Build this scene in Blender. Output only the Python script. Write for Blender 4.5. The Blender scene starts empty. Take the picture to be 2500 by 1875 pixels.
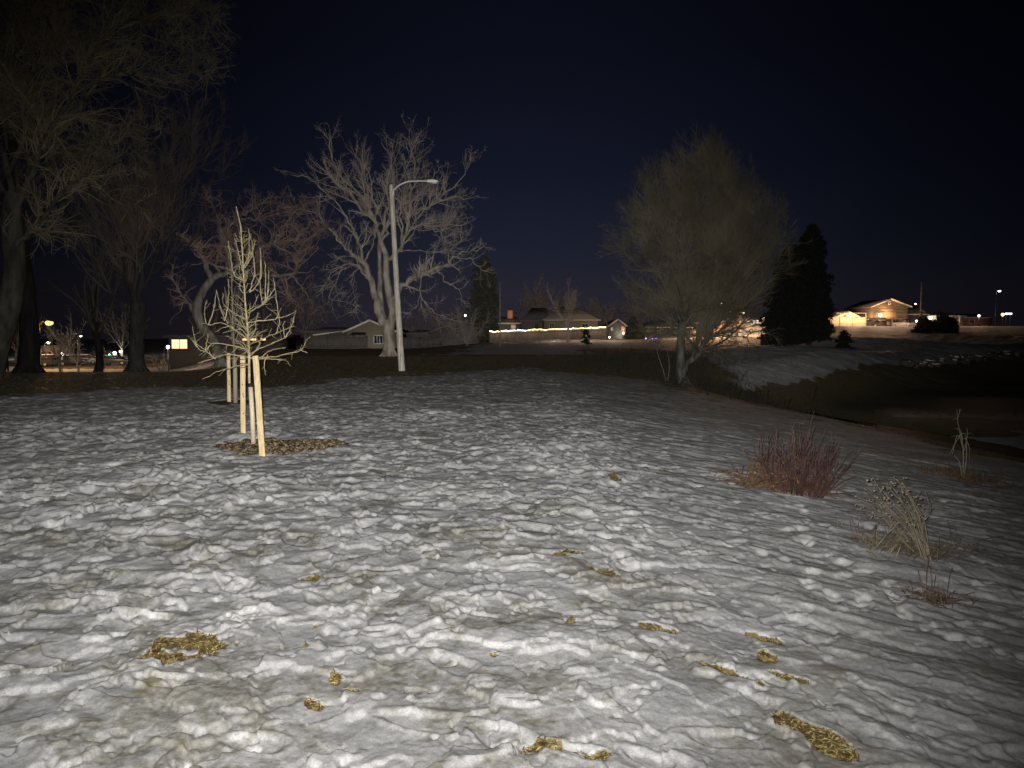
"""Night park in thawing snow, lit by the flash of a phone camera."""
import bpy, math, random
import numpy as np
from mathutils import Vector
R_ = math.radians
sc = bpy.context.scene
col = sc.collection
rs = np.random.RandomState

# ------------------------------------------------------------------ camera model
F_PX, CX, CY, CAMZ = 1819.0, 1250.0, 937.5, 1.6
PITCH = math.atan((CY - 822.0) / F_PX)
cp, sp_ = math.cos(PITCH), math.sin(PITCH)
def ray(px, py):
    x = (px - CX) / F_PX; v = -(py - CY) / F_PX
    return np.array([x, cp + v * sp_, -sp_ + v * cp])
def at(px, py, Y):
    d = ray(px, py)
    p = d * (Y / d[1]); p[2] += CAMZ
    return p

# ------------------------------------------------------------------ numpy noise
_pr = rs(7).permutation(512); _pr = np.concatenate([_pr, _pr, _pr])
_gr = rs(8).uniform(0, 2 * math.pi, 512)
_gx, _gy = np.cos(_gr), np.sin(_gr)
def hsh(i, j):
    return _pr[(_pr[(i & 511)] + (j & 511))]
def perlin(x, y):
    i = np.floor(x).astype(np.int64); j = np.floor(y).astype(np.int64)
    fx = x - i; fy = y - j
    u = fx * fx * fx * (fx * (fx * 6 - 15) + 10); v = fy * fy * fy * (fy * (fy * 6 - 15) + 10)
    def g(a, b):
        h = hsh(i + a, j + b)
        return _gx[h] * (fx - a) + _gy[h] * (fy - b)
    return 1.4 * ((g(0,0)*(1-u)+g(1,0)*u)*(1-v) + (g(0,1)*(1-u)+g(1,1)*u)*v)
def fbm(x, y, o=3):
    s = 0; a = 1; t = 0
    for k in range(o):
        s = s + a * perlin(x * 2**k + 17.3 * k, y * 2**k - 9.1 * k); t += a; a *= .5
    return s / t
_r1 = rs(9).rand(512); _r2 = rs(10).rand(512); _r3 = rs(11).rand(512)
def worley(x, y):
    i = np.floor(x).astype(np.int64); j = np.floor(y).astype(np.int64)
    f1 = np.full(x.shape, 9.0); f2 = np.full(x.shape, 9.0); idv = np.zeros(x.shape)
    for a in (-1, 0, 1):
        for b in (-1, 0, 1):
            h = hsh(i + a, j + b)
            dx = i + a + _r1[h] - x; dy = j + b + _r2[h] - y
            d = dx * dx + dy * dy
            m = d < f1
            f2 = np.where(m, f1, np.minimum(f2, d)); idv = np.where(m, _r3[h], idv)
            f1 = np.where(m, d, f1)
    return np.sqrt(f1), np.sqrt(f2), idv
def sst(t):
    t = np.clip(t, 0, 1); return t * t * (3 - 2 * t)

# ------------------------------------------------------------------ large scale terrain
def xn(Y):   # lip of the near bank of the creek
    return np.interp(Y, [-20, 8, 15, 22, 30, 38, 46, 60], [14, 13.2, 12.2, 10.6, 8.6, 8.2, 9, 12])
def yf(X):   # foot of the far snow bank
    return np.interp(X, [-5, 5, 12, 20, 30, 48, 90], [40, 44, 50, 57, 67, 84, 105])
def base_h(X, Y):
    X = np.asarray(X, float); Y = np.asarray(Y, float)
    near = -0.122 * np.logaddexp(0, (X - 1.5) / 1.2) * 1.2 * (1 - sst((Y - 38) / 22))
    near = np.maximum(near, -1.6)
    left = -2.9 * sst((Y - 30) / 45) * sst((-X / np.maximum(Y, 5) - .30) / .22)
    rise = 3.4 * sst((Y - 80) / 80) * sst((X - 15) / 40)
    z = near + left + rise + .65 * sst((Y - 66) / 34) * sst((X + 15) / 13) * (1 - sst((Y - 125) / 30)) + .5 * sst((Y - 90) / 15) * sst((X - 0) / 6) * (1 - sst((Y - 125) / 30))
    z = z + 0.75 * np.exp(-((X - 24) / 9) ** 2 - ((Y - 66) / 6) ** 2) + .9 * np.exp(-((X - 42) / 11) ** 2 - ((Y - 90) / 8) ** 2)
    m = sst((X - xn(Y)) / 5.5) * sst((yf(X) - Y) / 13.0)
    fl = -2.55 + .12 * np.sin(X * .3) * np.cos(Y * .23)
    z = z * (1 - m) + fl * m
    # creek bed
    cx = 17.5 + 1.2 * np.sin(Y * .11)
    z = z - .35 * np.exp(-((X - cx) / 2.6) ** 2) * m
    return z
def hit(px, py):
    d = ray(px, py); d = d / d[1]
    t = np.concatenate([np.arange(1.2, 20, .01), np.arange(20, 400, .05)])
    z = CAMZ + d[2] * t; g = base_h(d[0] * t, t)
    k = np.argmax(z < g)
    return np.array([d[0] * t[k], t[k], g[k]])

# ------------------------------------------------------------------ objects
def tag(o, label=None, cat=None, group=None, kind=None):
    if label: o['label'] = label
    if cat: o['category'] = cat
    if group: o['group'] = group
    if kind: o['kind'] = kind
    return o
def thing(name, label, cat, loc, group=None):
    o = bpy.data.objects.new(name, None); col.objects.link(o)
    o.location = Vector([float(c) for c in loc]); o.empty_display_size = .2
    return tag(o, label, cat, group)
def mesh_np(name, V, F, mat, parent=None, smooth=False, loc=None, attrs=None):
    V = np.asarray(V, np.float32).reshape(-1, 3).copy()
    if parent is not None:
        l = np.array(wloc(parent), np.float32)
    elif loc is not None: l = np.array(loc, np.float32)
    else: l = np.zeros(3, np.float32)
    V -= l
    me = bpy.data.meshes.new(name)
    me.vertices.add(len(V)); me.vertices.foreach_set('co', V.ravel())
    if isinstance(F, np.ndarray):
        n, k = F.shape
        me.loops.add(n * k); me.loops.foreach_set('vertex_index', F.astype(np.int32).ravel())
        me.polygons.add(n)
        me.polygons.foreach_set('loop_start', np.arange(0, n * k, k, dtype=np.int32))
    else:
        ls = []; st = []
        for f in F: st.append(len(ls)); ls.extend(f)
        me.loops.add(len(ls)); me.loops.foreach_set('vertex_index', ls)
        me.polygons.add(len(F)); me.polygons.foreach_set('loop_start', st)
        n = len(F)
    if smooth: me.polygons.foreach_set('use_smooth', np.ones(n, bool))
    if attrs:
        for k, a in attrs.items():
            at_ = me.attributes.new(k, 'FLOAT', 'POINT'); at_.data.foreach_set('value', a.astype(np.float32))
    me.update(calc_edges=True)
    if mat: me.materials.append(mat)
    o = bpy.data.objects.new(name, me); col.objects.link(o)
    if parent is not None: o.parent = parent
    else: o.location = Vector([float(c) for c in l])
    return o
def wloc(o):
    v = Vector((0, 0, 0))
    while o is not None: v = v + o.location; o = o.parent
    return v
class MB:
    def __init__(s): s.V = []; s.F = []
    def add(s, V, F):
        n = len(s.V); s.V += [tuple(map(float, v)) for v in V]; s.F += [tuple(i + n for i in f) for f in F]; return s
    def box(s, c, sz, rz=0, tx=0):
        a, b, h = sz[0] / 2, sz[1] / 2, sz[2] / 2
        V = []
        for z in (-h, h):
            for x, y in ((-a, -b), (a, -b), (a, b), (-a, b)):
                V.append((c[0] + x * math.cos(rz) - y * math.sin(rz) + tx * z, c[1] + x * math.sin(rz) + y * math.cos(rz), c[2] + z))
        return s.add(V, [(3,2,1,0),(4,5,6,7),(0,1,5,4),(1,2,6,5),(2,3,7,6),(3,0,4,7)])
    def tube(s, pts, rad, n=8, cap=True):
        P = np.array(pts, float)[None]; Rr = np.array(rad if hasattr(rad, '__len__') else [rad] * len(pts), float)[None]
        V, F = tubes(P, Rr, n); F = [tuple(f) for f in F]; k = len(pts)
        if cap: F += [tuple(range(n))[::-1], tuple((k - 1) * n + i for i in range(n))]
        return s.add(V, F)
    def prism(s, poly, y0, y1):      # polygon in XZ extruded along Y
        n = len(poly)
        V = [(p[0], y0, p[1]) for p in poly] + [(p[0], y1, p[1]) for p in poly]
        F = [tuple(range(n)), tuple(range(2 * n - 1, n - 1, -1))] + [((i + 1) % n, i, i + n, (i + 1) % n + n) for i in range(n)]
        return s.add(V, F)
    def ball(s, c, r, n=8, m=6, jit=0, seed=0, sq=(1, 1, 1)):
        g = rs(seed); V = []
        for j in range(1, m):
            for i in range(n):
                a = 2 * math.pi * i / n; b = math.pi * j / m
                q = r * (1 + jit * g.uniform(-1, 1))
                V.append((c[0] + q * sq[0] * math.sin(b) * math.cos(a), c[1] + q * sq[1] * math.sin(b) * math.sin(a), c[2] + q * sq[2] * math.cos(b)))
        V += [(c[0], c[1], c[2] + r * sq[2]), (c[0], c[1], c[2] - r * sq[2])]
        F = []
        for j in range(m - 2):
            for i in range(n):
                F.append((j*n+i, (j+1)*n+i, (j+1)*n+(i+1)%n, j*n+(i+1)%n))
        t = len(V) - 2
        for i in range(n): F += [(t, i, (i+1)%n), (t+1, (m-2)*n+(i+1)%n, (m-2)*n+i)]
        return s.add(V, F)
    def build(s, name, mat, parent=None, smooth=False, loc=None):
        return mesh_np(name, s.V, s.F, mat, parent, smooth, loc)

# ------------------------------------------------------------------ vectorised tubes and growth
def nrm(v): return v / np.maximum(np.linalg.norm(v, axis=-1, keepdims=True), 1e-9)
def tubes(P, Rr, S=3):
    N, K, _ = P.shape
    T = np.empty_like(P); T[:, 1:-1] = P[:, 2:] - P[:, :-2]; T[:, 0] = P[:, 1] - P[:, 0]; T[:, -1] = P[:, -1] - P[:, -2]
    T = nrm(T)
    m = nrm(P[:, -1] - P[:, 0])
    ax = np.eye(3)[np.argmin(np.abs(m), axis=1)]
    U = nrm(np.cross(T, ax[:, None, :])); W = np.cross(T, U)
    a = np.arange(S) * 2 * math.pi / S
    V = P[:, :, None] + Rr[:, :, None, None] * (U[:, :, None] * np.cos(a)[None, None, :, None] + W[:, :, None] * np.sin(a)[None, None, :, None])
    n = np.arange(N)[:, None, None]; k = np.arange(K - 1)[None, :, None]; s = np.arange(S)[None, None, :]
    b = n * K * S
    q = np.stack([b + k*S + s, b + k*S + (s+1) % S, b + (k+1)*S + (s+1) % S, b + (k+1)*S + s], -1).reshape(-1, 4)
    return V.reshape(-1, 3), q
def join(parts):
    Vs = []; Fs = []; n = 0
    for V, F in parts:
        Vs.append(V); Fs.append(F + n); n += len(V)
    return np.concatenate(Vs), np.concatenate(Fs)
def resample(pts, rad, K):
    pts = np.array(pts, float); n = len(pts)
    e = np.vstack([2 * pts[0] - pts[1], pts, 2 * pts[-1] - pts[-2]])
    q = []
    for i in range(n - 1):
        p0, p1, p2, p3 = e[i], e[i+1], e[i+2], e[i+3]
        for t in np.linspace(0, 1, 8, endpoint=False):
            q.append(.5 * ((2*p1) + (-p0+p2)*t + (2*p0-5*p1+4*p2-p3)*t*t + (-p0+3*p1-3*p2+p3)*t**3))
    q.append(pts[-1]); q = np.array(q)
    s = np.concatenate([[0], np.cumsum(np.linalg.norm(np.diff(q, axis=0), axis=1))])
    u = np.linspace(0, s[-1], K)
    P = np.stack([np.interp(u, s, q[:, i]) for i in range(3)], -1)
    Rr = rad[0] + (rad[1] - rad[0]) * np.linspace(0, 1, K) ** .8
    return P, Rr
def grow(P, Rr, g, dens, t0=.15, t1=1, ang=(.5, 1.1), lf=.45, lmin=.2, lmax=9, K=6, wander=.2, up=.1, rf=.6, rmin=.006, tip=.35, env=None, nmax=60000, lt=.6, out=None):
    N, Kp, _ = P.shape
    if N == 0: return P, Rr
    pl = np.linalg.norm(np.diff(P, axis=1), axis=2).sum(1)
    cnt = g.poisson(np.clip(pl * dens, 0, 80)); idx = np.repeat(np.arange(N), cnt)
    if len(idx) > nmax: idx = g.choice(idx, nmax, replace=False)
    M = len(idx)
    t = g.uniform(t0, t1, M); f = t * (Kp - 1.001); i = np.floor(f).astype(int); a = (f - i)[:, None]
    p = P[idx, i] * (1 - a) + P[idx, i+1] * a; r = Rr[idx, i] * (1 - a[:, 0]) + Rr[idx, i+1] * a[:, 0]
    T = nrm(P[idx, i+1] - P[idx, i])
    rv = g.normal(size=(M, 3)); perp = nrm(rv - (rv * T).sum(1, keepdims=True) * T)
    if out is not None:
        o = nrm(p - out); perp = nrm(perp + .8 * (o - (o * T).sum(1, keepdims=True) * T))
    an = g.uniform(ang[0], ang[1], M)[:, None]
    d = nrm(T * np.cos(an) + perp * np.sin(an) + np.array([0, 0, up]))
    L = np.clip(pl[idx] * lf * (1 - lt * t) * g.uniform(.55, 1.25, M), lmin, lmax)
    Q = np.empty((M, K, 3)); Q[:, 0] = p; st = (L / (K - 1))[:, None]
    for k in range(1, K):
        d = nrm(d + g.normal(size=(M, 3)) * wander + np.array([0, 0, up]))
        Q[:, k] = Q[:, k-1] + d * st
    r0 = np.maximum(r * rf, rmin)
    q = r0[:, None] * (1 - (1 - tip) * np.linspace(0, 1, K)[None]); q = np.maximum(q, rmin * .6)
    if env is not None:
        ok = env(Q[:, -1]) & env(Q[:, K // 2]); Q = Q[ok]; q = q[ok]
    return Q, q
def ell(cs):
    def f(p):
        m = np.zeros(len(p), bool)
        for c, r in cs: m |= (((p - np.array(c)) / np.array(r)) ** 2).sum(1) < 1
        return m
    return f

# ------------------------------------------------------------------ materials
def newmat(name):
    m = bpy.data.materials.new(name); m.use_nodes = True
    nt = m.node_tree; b = nt.nodes['Principled BSDF']
    return m, nt, b
def mat(name, c, c2=None, scale=5, rough=.85, bump=0, bs=None, stretch=None, spec=.3, detail=4, contrast=(.35, .65)):
    m, nt, b = newmat(name); b.inputs['Roughness'].default_value = rough
    b.inputs['Specular IOR Level'].default_value = spec
    if c2 is None: b.inputs['Base Color'].default_value = (*c, 1)
    tc = nt.nodes.new('ShaderNodeTexCoord'); mp = nt.nodes.new('ShaderNodeMapping'); nt.links.new(tc.outputs['Object'], mp.inputs[0])
    if stretch: mp.inputs['Scale'].default_value = stretch
    nz = nt.nodes.new('ShaderNodeTexNoise'); nz.inputs['Scale'].default_value = scale; nz.inputs['Detail'].default_value = detail
    nt.links.new(mp.outputs[0], nz.inputs['Vector'])
    if c2 is not None:
        cr = nt.nodes.new('ShaderNodeValToRGB'); nt.links.new(nz.outputs['Fac'], cr.inputs[0])
        cr.color_ramp.elements[0].position = contrast[0]; cr.color_ramp.elements[1].position = contrast[1]
        cr.color_ramp.elements[0].color = (*c, 1); cr.color_ramp.elements[1].color = (*c2, 1)
        nt.links.new(cr.outputs[0], b.inputs['Base Color'])
    if bump:
        bn = nt.nodes.new('ShaderNodeBump'); bn.inputs['Strength'].default_value = bump; bn.inputs['Distance'].default_value = .03
        n2 = nt.nodes.new('ShaderNodeTexNoise'); n2.inputs['Scale'].default_value = bs or scale * 3; n2.inputs['Detail'].default_value = 5
        nt.links.new(mp.outputs[0], n2.inputs['Vector'])
        nt.links.new(n2.outputs['Fac'], bn.inputs['Height']); nt.links.new(bn.outputs[0], b.inputs['Normal'])
    return m
def emit(name, c, s):
    m, nt, b = newmat(name); b.inputs['Base Color'].default_value = (*c, 1)
    b.inputs['Emission Color'].default_value = (*c, 1); b.inputs['Emission Strength'].default_value = s
    m.cycles.emission_sampling = 'NONE'
    return m
FL_CONE, FL_EL, FL_AZ, FL_LIN, FL_CON, MOON, SKY = 94, -15, 7, 500, 11, .0, 1.0
# ------------------------------------------------------------------ ground
GRASS_PX = [(455,1603,98,44,-.12),(755,1421,25,7,0),(1401,1363,24,8,0),(1362,1370,20,6,.1),(1475,1411,42,12,.25),(1392,1544,20,11,0),
 (1607,1548,42,11,.2),(1205,1613,9,5,0),(745,1586,11,6,0),(770,1530,8,5,0),(818,1665,15,12,.3),(861,1697,28,9,.15),(765,1728,26,12,.3),
 (1870,1565,40,12,.3),(1872,1620,24,17,0),(1791,1668,68,14,.35),(1925,1675,38,11,.25),(1975,1815,80,34,.5),(2030,1862,60,30,.4),(1322,1852,52,20,0),(1447,1868,48,12,0),
 (1616,1153,22,6,0),(1500,1180,16,5,0)]
def foot(px, py, hw, hh):
    c = hit(px, py); h = CAMZ - c[2]
    return c, hw / F_PX * c[1], hh * c[1] ** 2 / (F_PX * h)
GR = []
for (px, py, hw, hh, tl) in GRASS_PX:
    c, a, b = foot(px, py, hw, hh)
    dy = -tl * hw / (hh + 1e-6)       # px tilt -> skew
    GR.append((c[0], c[1], a, b, tl * hw * c[1] ** 2 / (F_PX * (CAMZ - c[2])) / a))
MULCH_C, MULCH_A, MULCH_B = foot(690, 1093, 162, 20)
# separate footprints: px, py, halfwidth
g = rs(3)
FP = []
def trail(p0, p1, n, w, jit=8):
    for k in range(n):
        t = k / max(n - 1, 1)
        FP.append((p0[0] + (p1[0] - p0[0]) * t + g.uniform(-jit, jit), p0[1] + (p1[1] - p0[1]) * t + (1 if k % 2 else -1) * jit * .5, w))
trail((1790, 1345), (2050, 1420), 5, 36)
trail((1960, 1440), (2110, 1478), 3, 30)
trail((1925, 1310), (2010, 1360), 4, 15)
trail((1950, 1220), (1970, 1330), 6, 17)
trail((2170, 1440), (2200, 1500), 4, 26)
trail((2060, 1385), (2110, 1400), 2, 18)
trail((2250, 1215), (2480, 1275), 6, 26)
trail((2320, 1400), (2480, 1470), 3, 20)
trail((1700, 1200), (1950, 1300), 6, 20)
trail((2270, 1540), (2500, 1620), 5, 32)
for k in range(40):
    FP.append((g.uniform(1250, 2350), g.uniform(1010, 1200), g.uniform(9, 15)))
FPW = []
for (px, py, w) in FP:
    c = hit(px, py)
    FPW.append((c[0], c[1], max(.10, w / F_PX * c[1] * .95), g.uniform(-.5, .5)))
# trampled tracks: x, y, heading
TR = []
g = rs(44)
for k in range(26):
    x = g.uniform(-7.5, 1.2); y = g.uniform(2.6, 12); a = g.uniform(-.9, .9) + (math.pi / 2 if g.rand() < .5 else 0.3)
    for s in range(g.randint(7, 20)):
        a += g.normal() * .10; x += math.cos(a) * .62; y += math.sin(a) * .62; sd = .11 if s % 2 else -.11
        TR.append((x - math.sin(a) * sd + g.normal() * .03, y + math.cos(a) * sd + g.normal() * .03, a + g.normal() * .15, g.uniform(.8, 1.15)))
TR = [t for t in TR if 2.3 < t[1] < 15 and abs(t[0]) < t[1] * .8 + .5]
def cover(X, Y):
    """1 = snow, 0 = bare grass"""
    n = fbm(X * .22, Y * .22, 4) * 1.0 + fbm(X * .9 + 5, Y * .9, 3) * .5
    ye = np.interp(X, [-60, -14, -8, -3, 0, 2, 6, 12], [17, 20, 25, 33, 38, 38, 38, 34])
    near = sst((ye - Y + n * 4.5) / 6 + .5) * (1 - .36 * sst((Y - 8) / 14))  # grass flecks increase with distance, also putting the flash's fall-off into the colour
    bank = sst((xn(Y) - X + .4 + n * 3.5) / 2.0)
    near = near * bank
    # bare strip on the creek slope with snow left in hollows
    floor = sst((X - xn(Y) - 2) / 3) * sst((yf(X) - Y) / 3)
    icy = floor * sst((fbm(X * .13 + 9, Y * .16, 3) + .10) / .14) * sst((46 - Y) / 10) * sst((X - 12) / 3)
    mid = sst((Y - 62 + n * 6) / 4) * sst((X + 9 + n * 5 - (Y - 70) * .1) / 5) * sst((118 - Y) / 3) * .75
    mid = mid * (1 - sst((X - 6 - n * 3) / 4) * sst((84 - Y) / 6))
    mid2 = sst((Y - 100) / 4) * sst((X + 8) / 6)
    far = sst((Y - yf(X) + 6.5 + n * 2) / 2) * sst((X - 13 + n * 2) / 4)
    lf = sst((Y - 60 + n * 5) / 8) * sst((-X - 26) / 6)
    lane = np.exp(-((X - 11 - (Y - 20) * .1) / 1.8) ** 2) * 0
    return np.clip(np.maximum.reduce([near, icy * .75, mid, mid2, far, lf]), 0, 1)
def patch_mask(X, Y, arr_n):
    m = np.zeros(X.shape)
    for k, (x, y, a, b, sk) in enumerate(GR):
        sel = (np.abs(X - x) < a * 2) & (np.abs(Y - y) < b * 2 + a)
        if not sel.any(): continue
        dx = (X[sel] - x) / a; dy = (Y[sel] - y + sk * (X[sel] - x)) / b
        rr = np.sqrt(dx * dx + dy * dy) + arr_n[sel] * .75
        v = sst((1.0 - rr) / .12)
        if k == 0: v = v * (1 - sst((.42 - np.sqrt(((dx + .05) / 1.1) ** 2 + ((dy + .25) / .55) ** 2) + arr_n[sel] * .3) / .08))
        m[sel] = np.maximum(m[sel], v)
    return m
def mulch_mask(X, Y):
    n = fbm(X * 1.7 + 3, Y * 1.7, 3)
    rr = np.sqrt(((X - MULCH_C[0]) / MULCH_A) ** 2 + ((Y - MULCH_C[1]) / MULCH_B) ** 2) + n * .4
    m = sst((1 - rr) / .1)
    c2 = hit(556 + 10, 985)
    rr2 = np.sqrt(((X - c2[0]) / .6) ** 2 + ((Y - c2[1]) / .7) ** 2) + n * .4
    return np.maximum(m, sst((1 - rr2) / .15))
def fine_h(X, Y, D):
    wx = fbm(X * 2.3, Y * 2.3, 2) * .16 + fbm(X * .7 + 31, Y * .7, 2) * .25; wy = fbm(X * 2.3 + 50, Y * 2.3 + 20, 2) * .16
    f1, f2, idv = worley((X + wx) / .27, (Y + wy) / .27)
    g1, g2, _ = worley((X + wx * .7) / .13 + 40, (Y + wy * .7) / .14 + 7)
    rough = .5 + .9 * fbm(X * .35 + 4, Y * .35 + 80, 3)                # trampled or smooth
    side = 1 - .84 * sst((X - .06 * Y - .1) / 1.8)                     # right-hand slope was hardly walked on
    nearf = 1 - .50 * sst((6.0 - D) / 3.0)
    # bare smooth pan in front of the mulch
    c = np.exp(-((X + 3.1) / .9) ** 2 - ((Y - 9.0) / .8) ** 2)
    amp = np.clip(rough, .35, 1.15) * side * nearf * (1 - .85 * c)
    h = .056 * sst(f1 / .70) * (.35 + 1.1 * idv) * amp + .026 * amp * perlin((X + wx) * 2.6, (Y + wy) * 3.2)
    h += .009 * sst(g1 / .7) * amp + .010 * amp * perlin(X * 5.7 + wx * 6, Y * 6.3 + wy * 6)
    st = fbm(X * 1.9 + 12, Y * 1.9 + 33, 4)
    h += .021 * sst((st - .04) / .07) * (.35 + .65 * side)              # crust with broken edges
    st2 = fbm(X * 3.1 - 8, Y * 3.1 + 3, 4)
    h -= .014 * sst((st2 - .12) / .06) * (.4 + .6 * side)
    # diagonal wind and melt ribs on the slope to the right
    u = (X * .53 + Y * .85); v = (X * .85 - Y * .53)
    h += (1 - side) * (.046 * fbm(v * .45, u * 2.9, 3) + .016 * fbm(v * .9, u * 8, 2))
    h += .05 * fbm(X * .55, Y * .55, 3) + .006 * fbm(X * 8, Y * 8, 3) + .003 * fbm(X * 26, Y * 26, 2)
    sub_ = np.nonzero((Y < 15.6) & (np.abs(X) < Y * .85 + 1))[0]; xs, ys = X[sub_], Y[sub_]; dh = np.zeros(len(sub_))
    warp = .22 * fbm(xs * 7, ys * 7, 2)
    for (x, y, a, s) in TR:
        q_ = np.nonzero((np.abs(xs - x) < .34) & (np.abs(ys - y) < .34))[0]
        dx = xs[q_] - x; dy = ys[q_] - y; p = (dx * math.cos(a) + dy * math.sin(a)) / (.155 * s); r_ = (-dx * math.sin(a) + dy * math.cos(a)) / (.062 * s * (1 + .22 * p * (np.abs(p) < 1.5)))
        rr = (np.abs(p) ** 2.4 + np.abs(r_) ** 2.4) ** (1 / 2.4) + warp[q_]
        dh[q_] += -.015 * sst((1.12 - rr) / .34) + .006 * np.exp(-((rr - 1.28) / .22) ** 2)
    h[sub_] += np.clip(dh, -.045, .025)
    clean = np.zeros(X.shape)
    for (x, y, a, rot) in FPW:
        sel = (np.abs(X - x) < a * 2.2) & (np.abs(Y - y) < a * 3.2)
        if not sel.any(): continue
        dx = X[sel] - x; dy = Y[sel] - y; ca, sa = math.cos(rot + .9), math.sin(rot + .9)
        p = dx * ca + dy * sa; q = -dx * sa + dy * ca
        rr = np.sqrt((p / (a * 1.2)) ** 2 + (q / (a * .55)) ** 2) + .45 * fbm(X[sel] * 6, Y[sel] * 6, 3)
        h[sel] -= .020 * sst((1.1 - rr) / .7)
        clean[sel] = np.maximum(clean[sel], sst((1.05 - rr) / .25))
    return h, clean
def build_ground():
    fine = np.radians(47)
    ang = np.concatenate([np.linspace(-fine, fine, 1250), np.linspace(fine, 2 * math.pi - fine, 60)[1:-1]])
    r = [.25]
    while r[-1] < 1500:
        q = r[-1]
        r.append(q * (1.05 if q < 2.2 else 1.0030 if q < 16 else 1.0042 if q < 60 else 1.006 if q < 125 else 1.02))
    r = np.array(r)
    A, Rr = np.meshgrid(ang, r)
    X = (np.sin(A) * Rr); Y = (np.cos(A) * Rr)
    z = base_h(X, Y)
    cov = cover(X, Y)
    Dn = np.sqrt(X * X + Y * Y)
    nearm = (Dn < 125) & (Y > 0) & (np.abs(X) < Y * 1.1 + 1)
    fh = np.zeros(X.shape); cl = np.zeros(X.shape); pm = np.zeros(X.shape); mm = np.zeros(X.shape)
    a, b = fine_h(X[nearm], Y[nearm], Dn[nearm]); fh[nearm] = a; cl[nearm] = b
    nn = fbm(X[nearm] * 9, Y[nearm] * 9, 4); pm[nearm] = patch_mask(X[nearm], Y[nearm], nn); mm[nearm] = mulch_mask(X[nearm], Y[nearm])
    tuft = .05 * np.abs(fbm(X * 3, Y * 3, 3)) + .02
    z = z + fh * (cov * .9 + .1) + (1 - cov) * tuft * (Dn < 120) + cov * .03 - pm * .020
    z = np.where(mm > 0, z * (1 - mm) + mm * (base_h(X, Y) + .01 + .03 * fbm(X * 6, Y * 6, 3)), z)
    z = z + sst((Y - 50) / 15) * (Dn < 135) * (.10 * fbm(X * .55, Y * .8, 3))
    far = Dn > 125
    z = z + far * (.06 * fbm(X * .5, Y * .5, 2))
    nr, na = X.shape
    V = np.stack([X, Y, z], -1).reshape(-1, 3)
    i = np.arange(nr - 1)[:, None]; j = np.arange(na)[None]
    j2 = (j + 1) % na
    F = np.stack([i*na + j, i*na + j2, (i+1)*na + j2, (i+1)*na + j], -1).reshape(-1, 4)[:, ::-1]
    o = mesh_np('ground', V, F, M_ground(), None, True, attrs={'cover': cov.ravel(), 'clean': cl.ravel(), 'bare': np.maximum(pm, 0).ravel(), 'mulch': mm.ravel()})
    tag(o, kind='structure')
    return o
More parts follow.
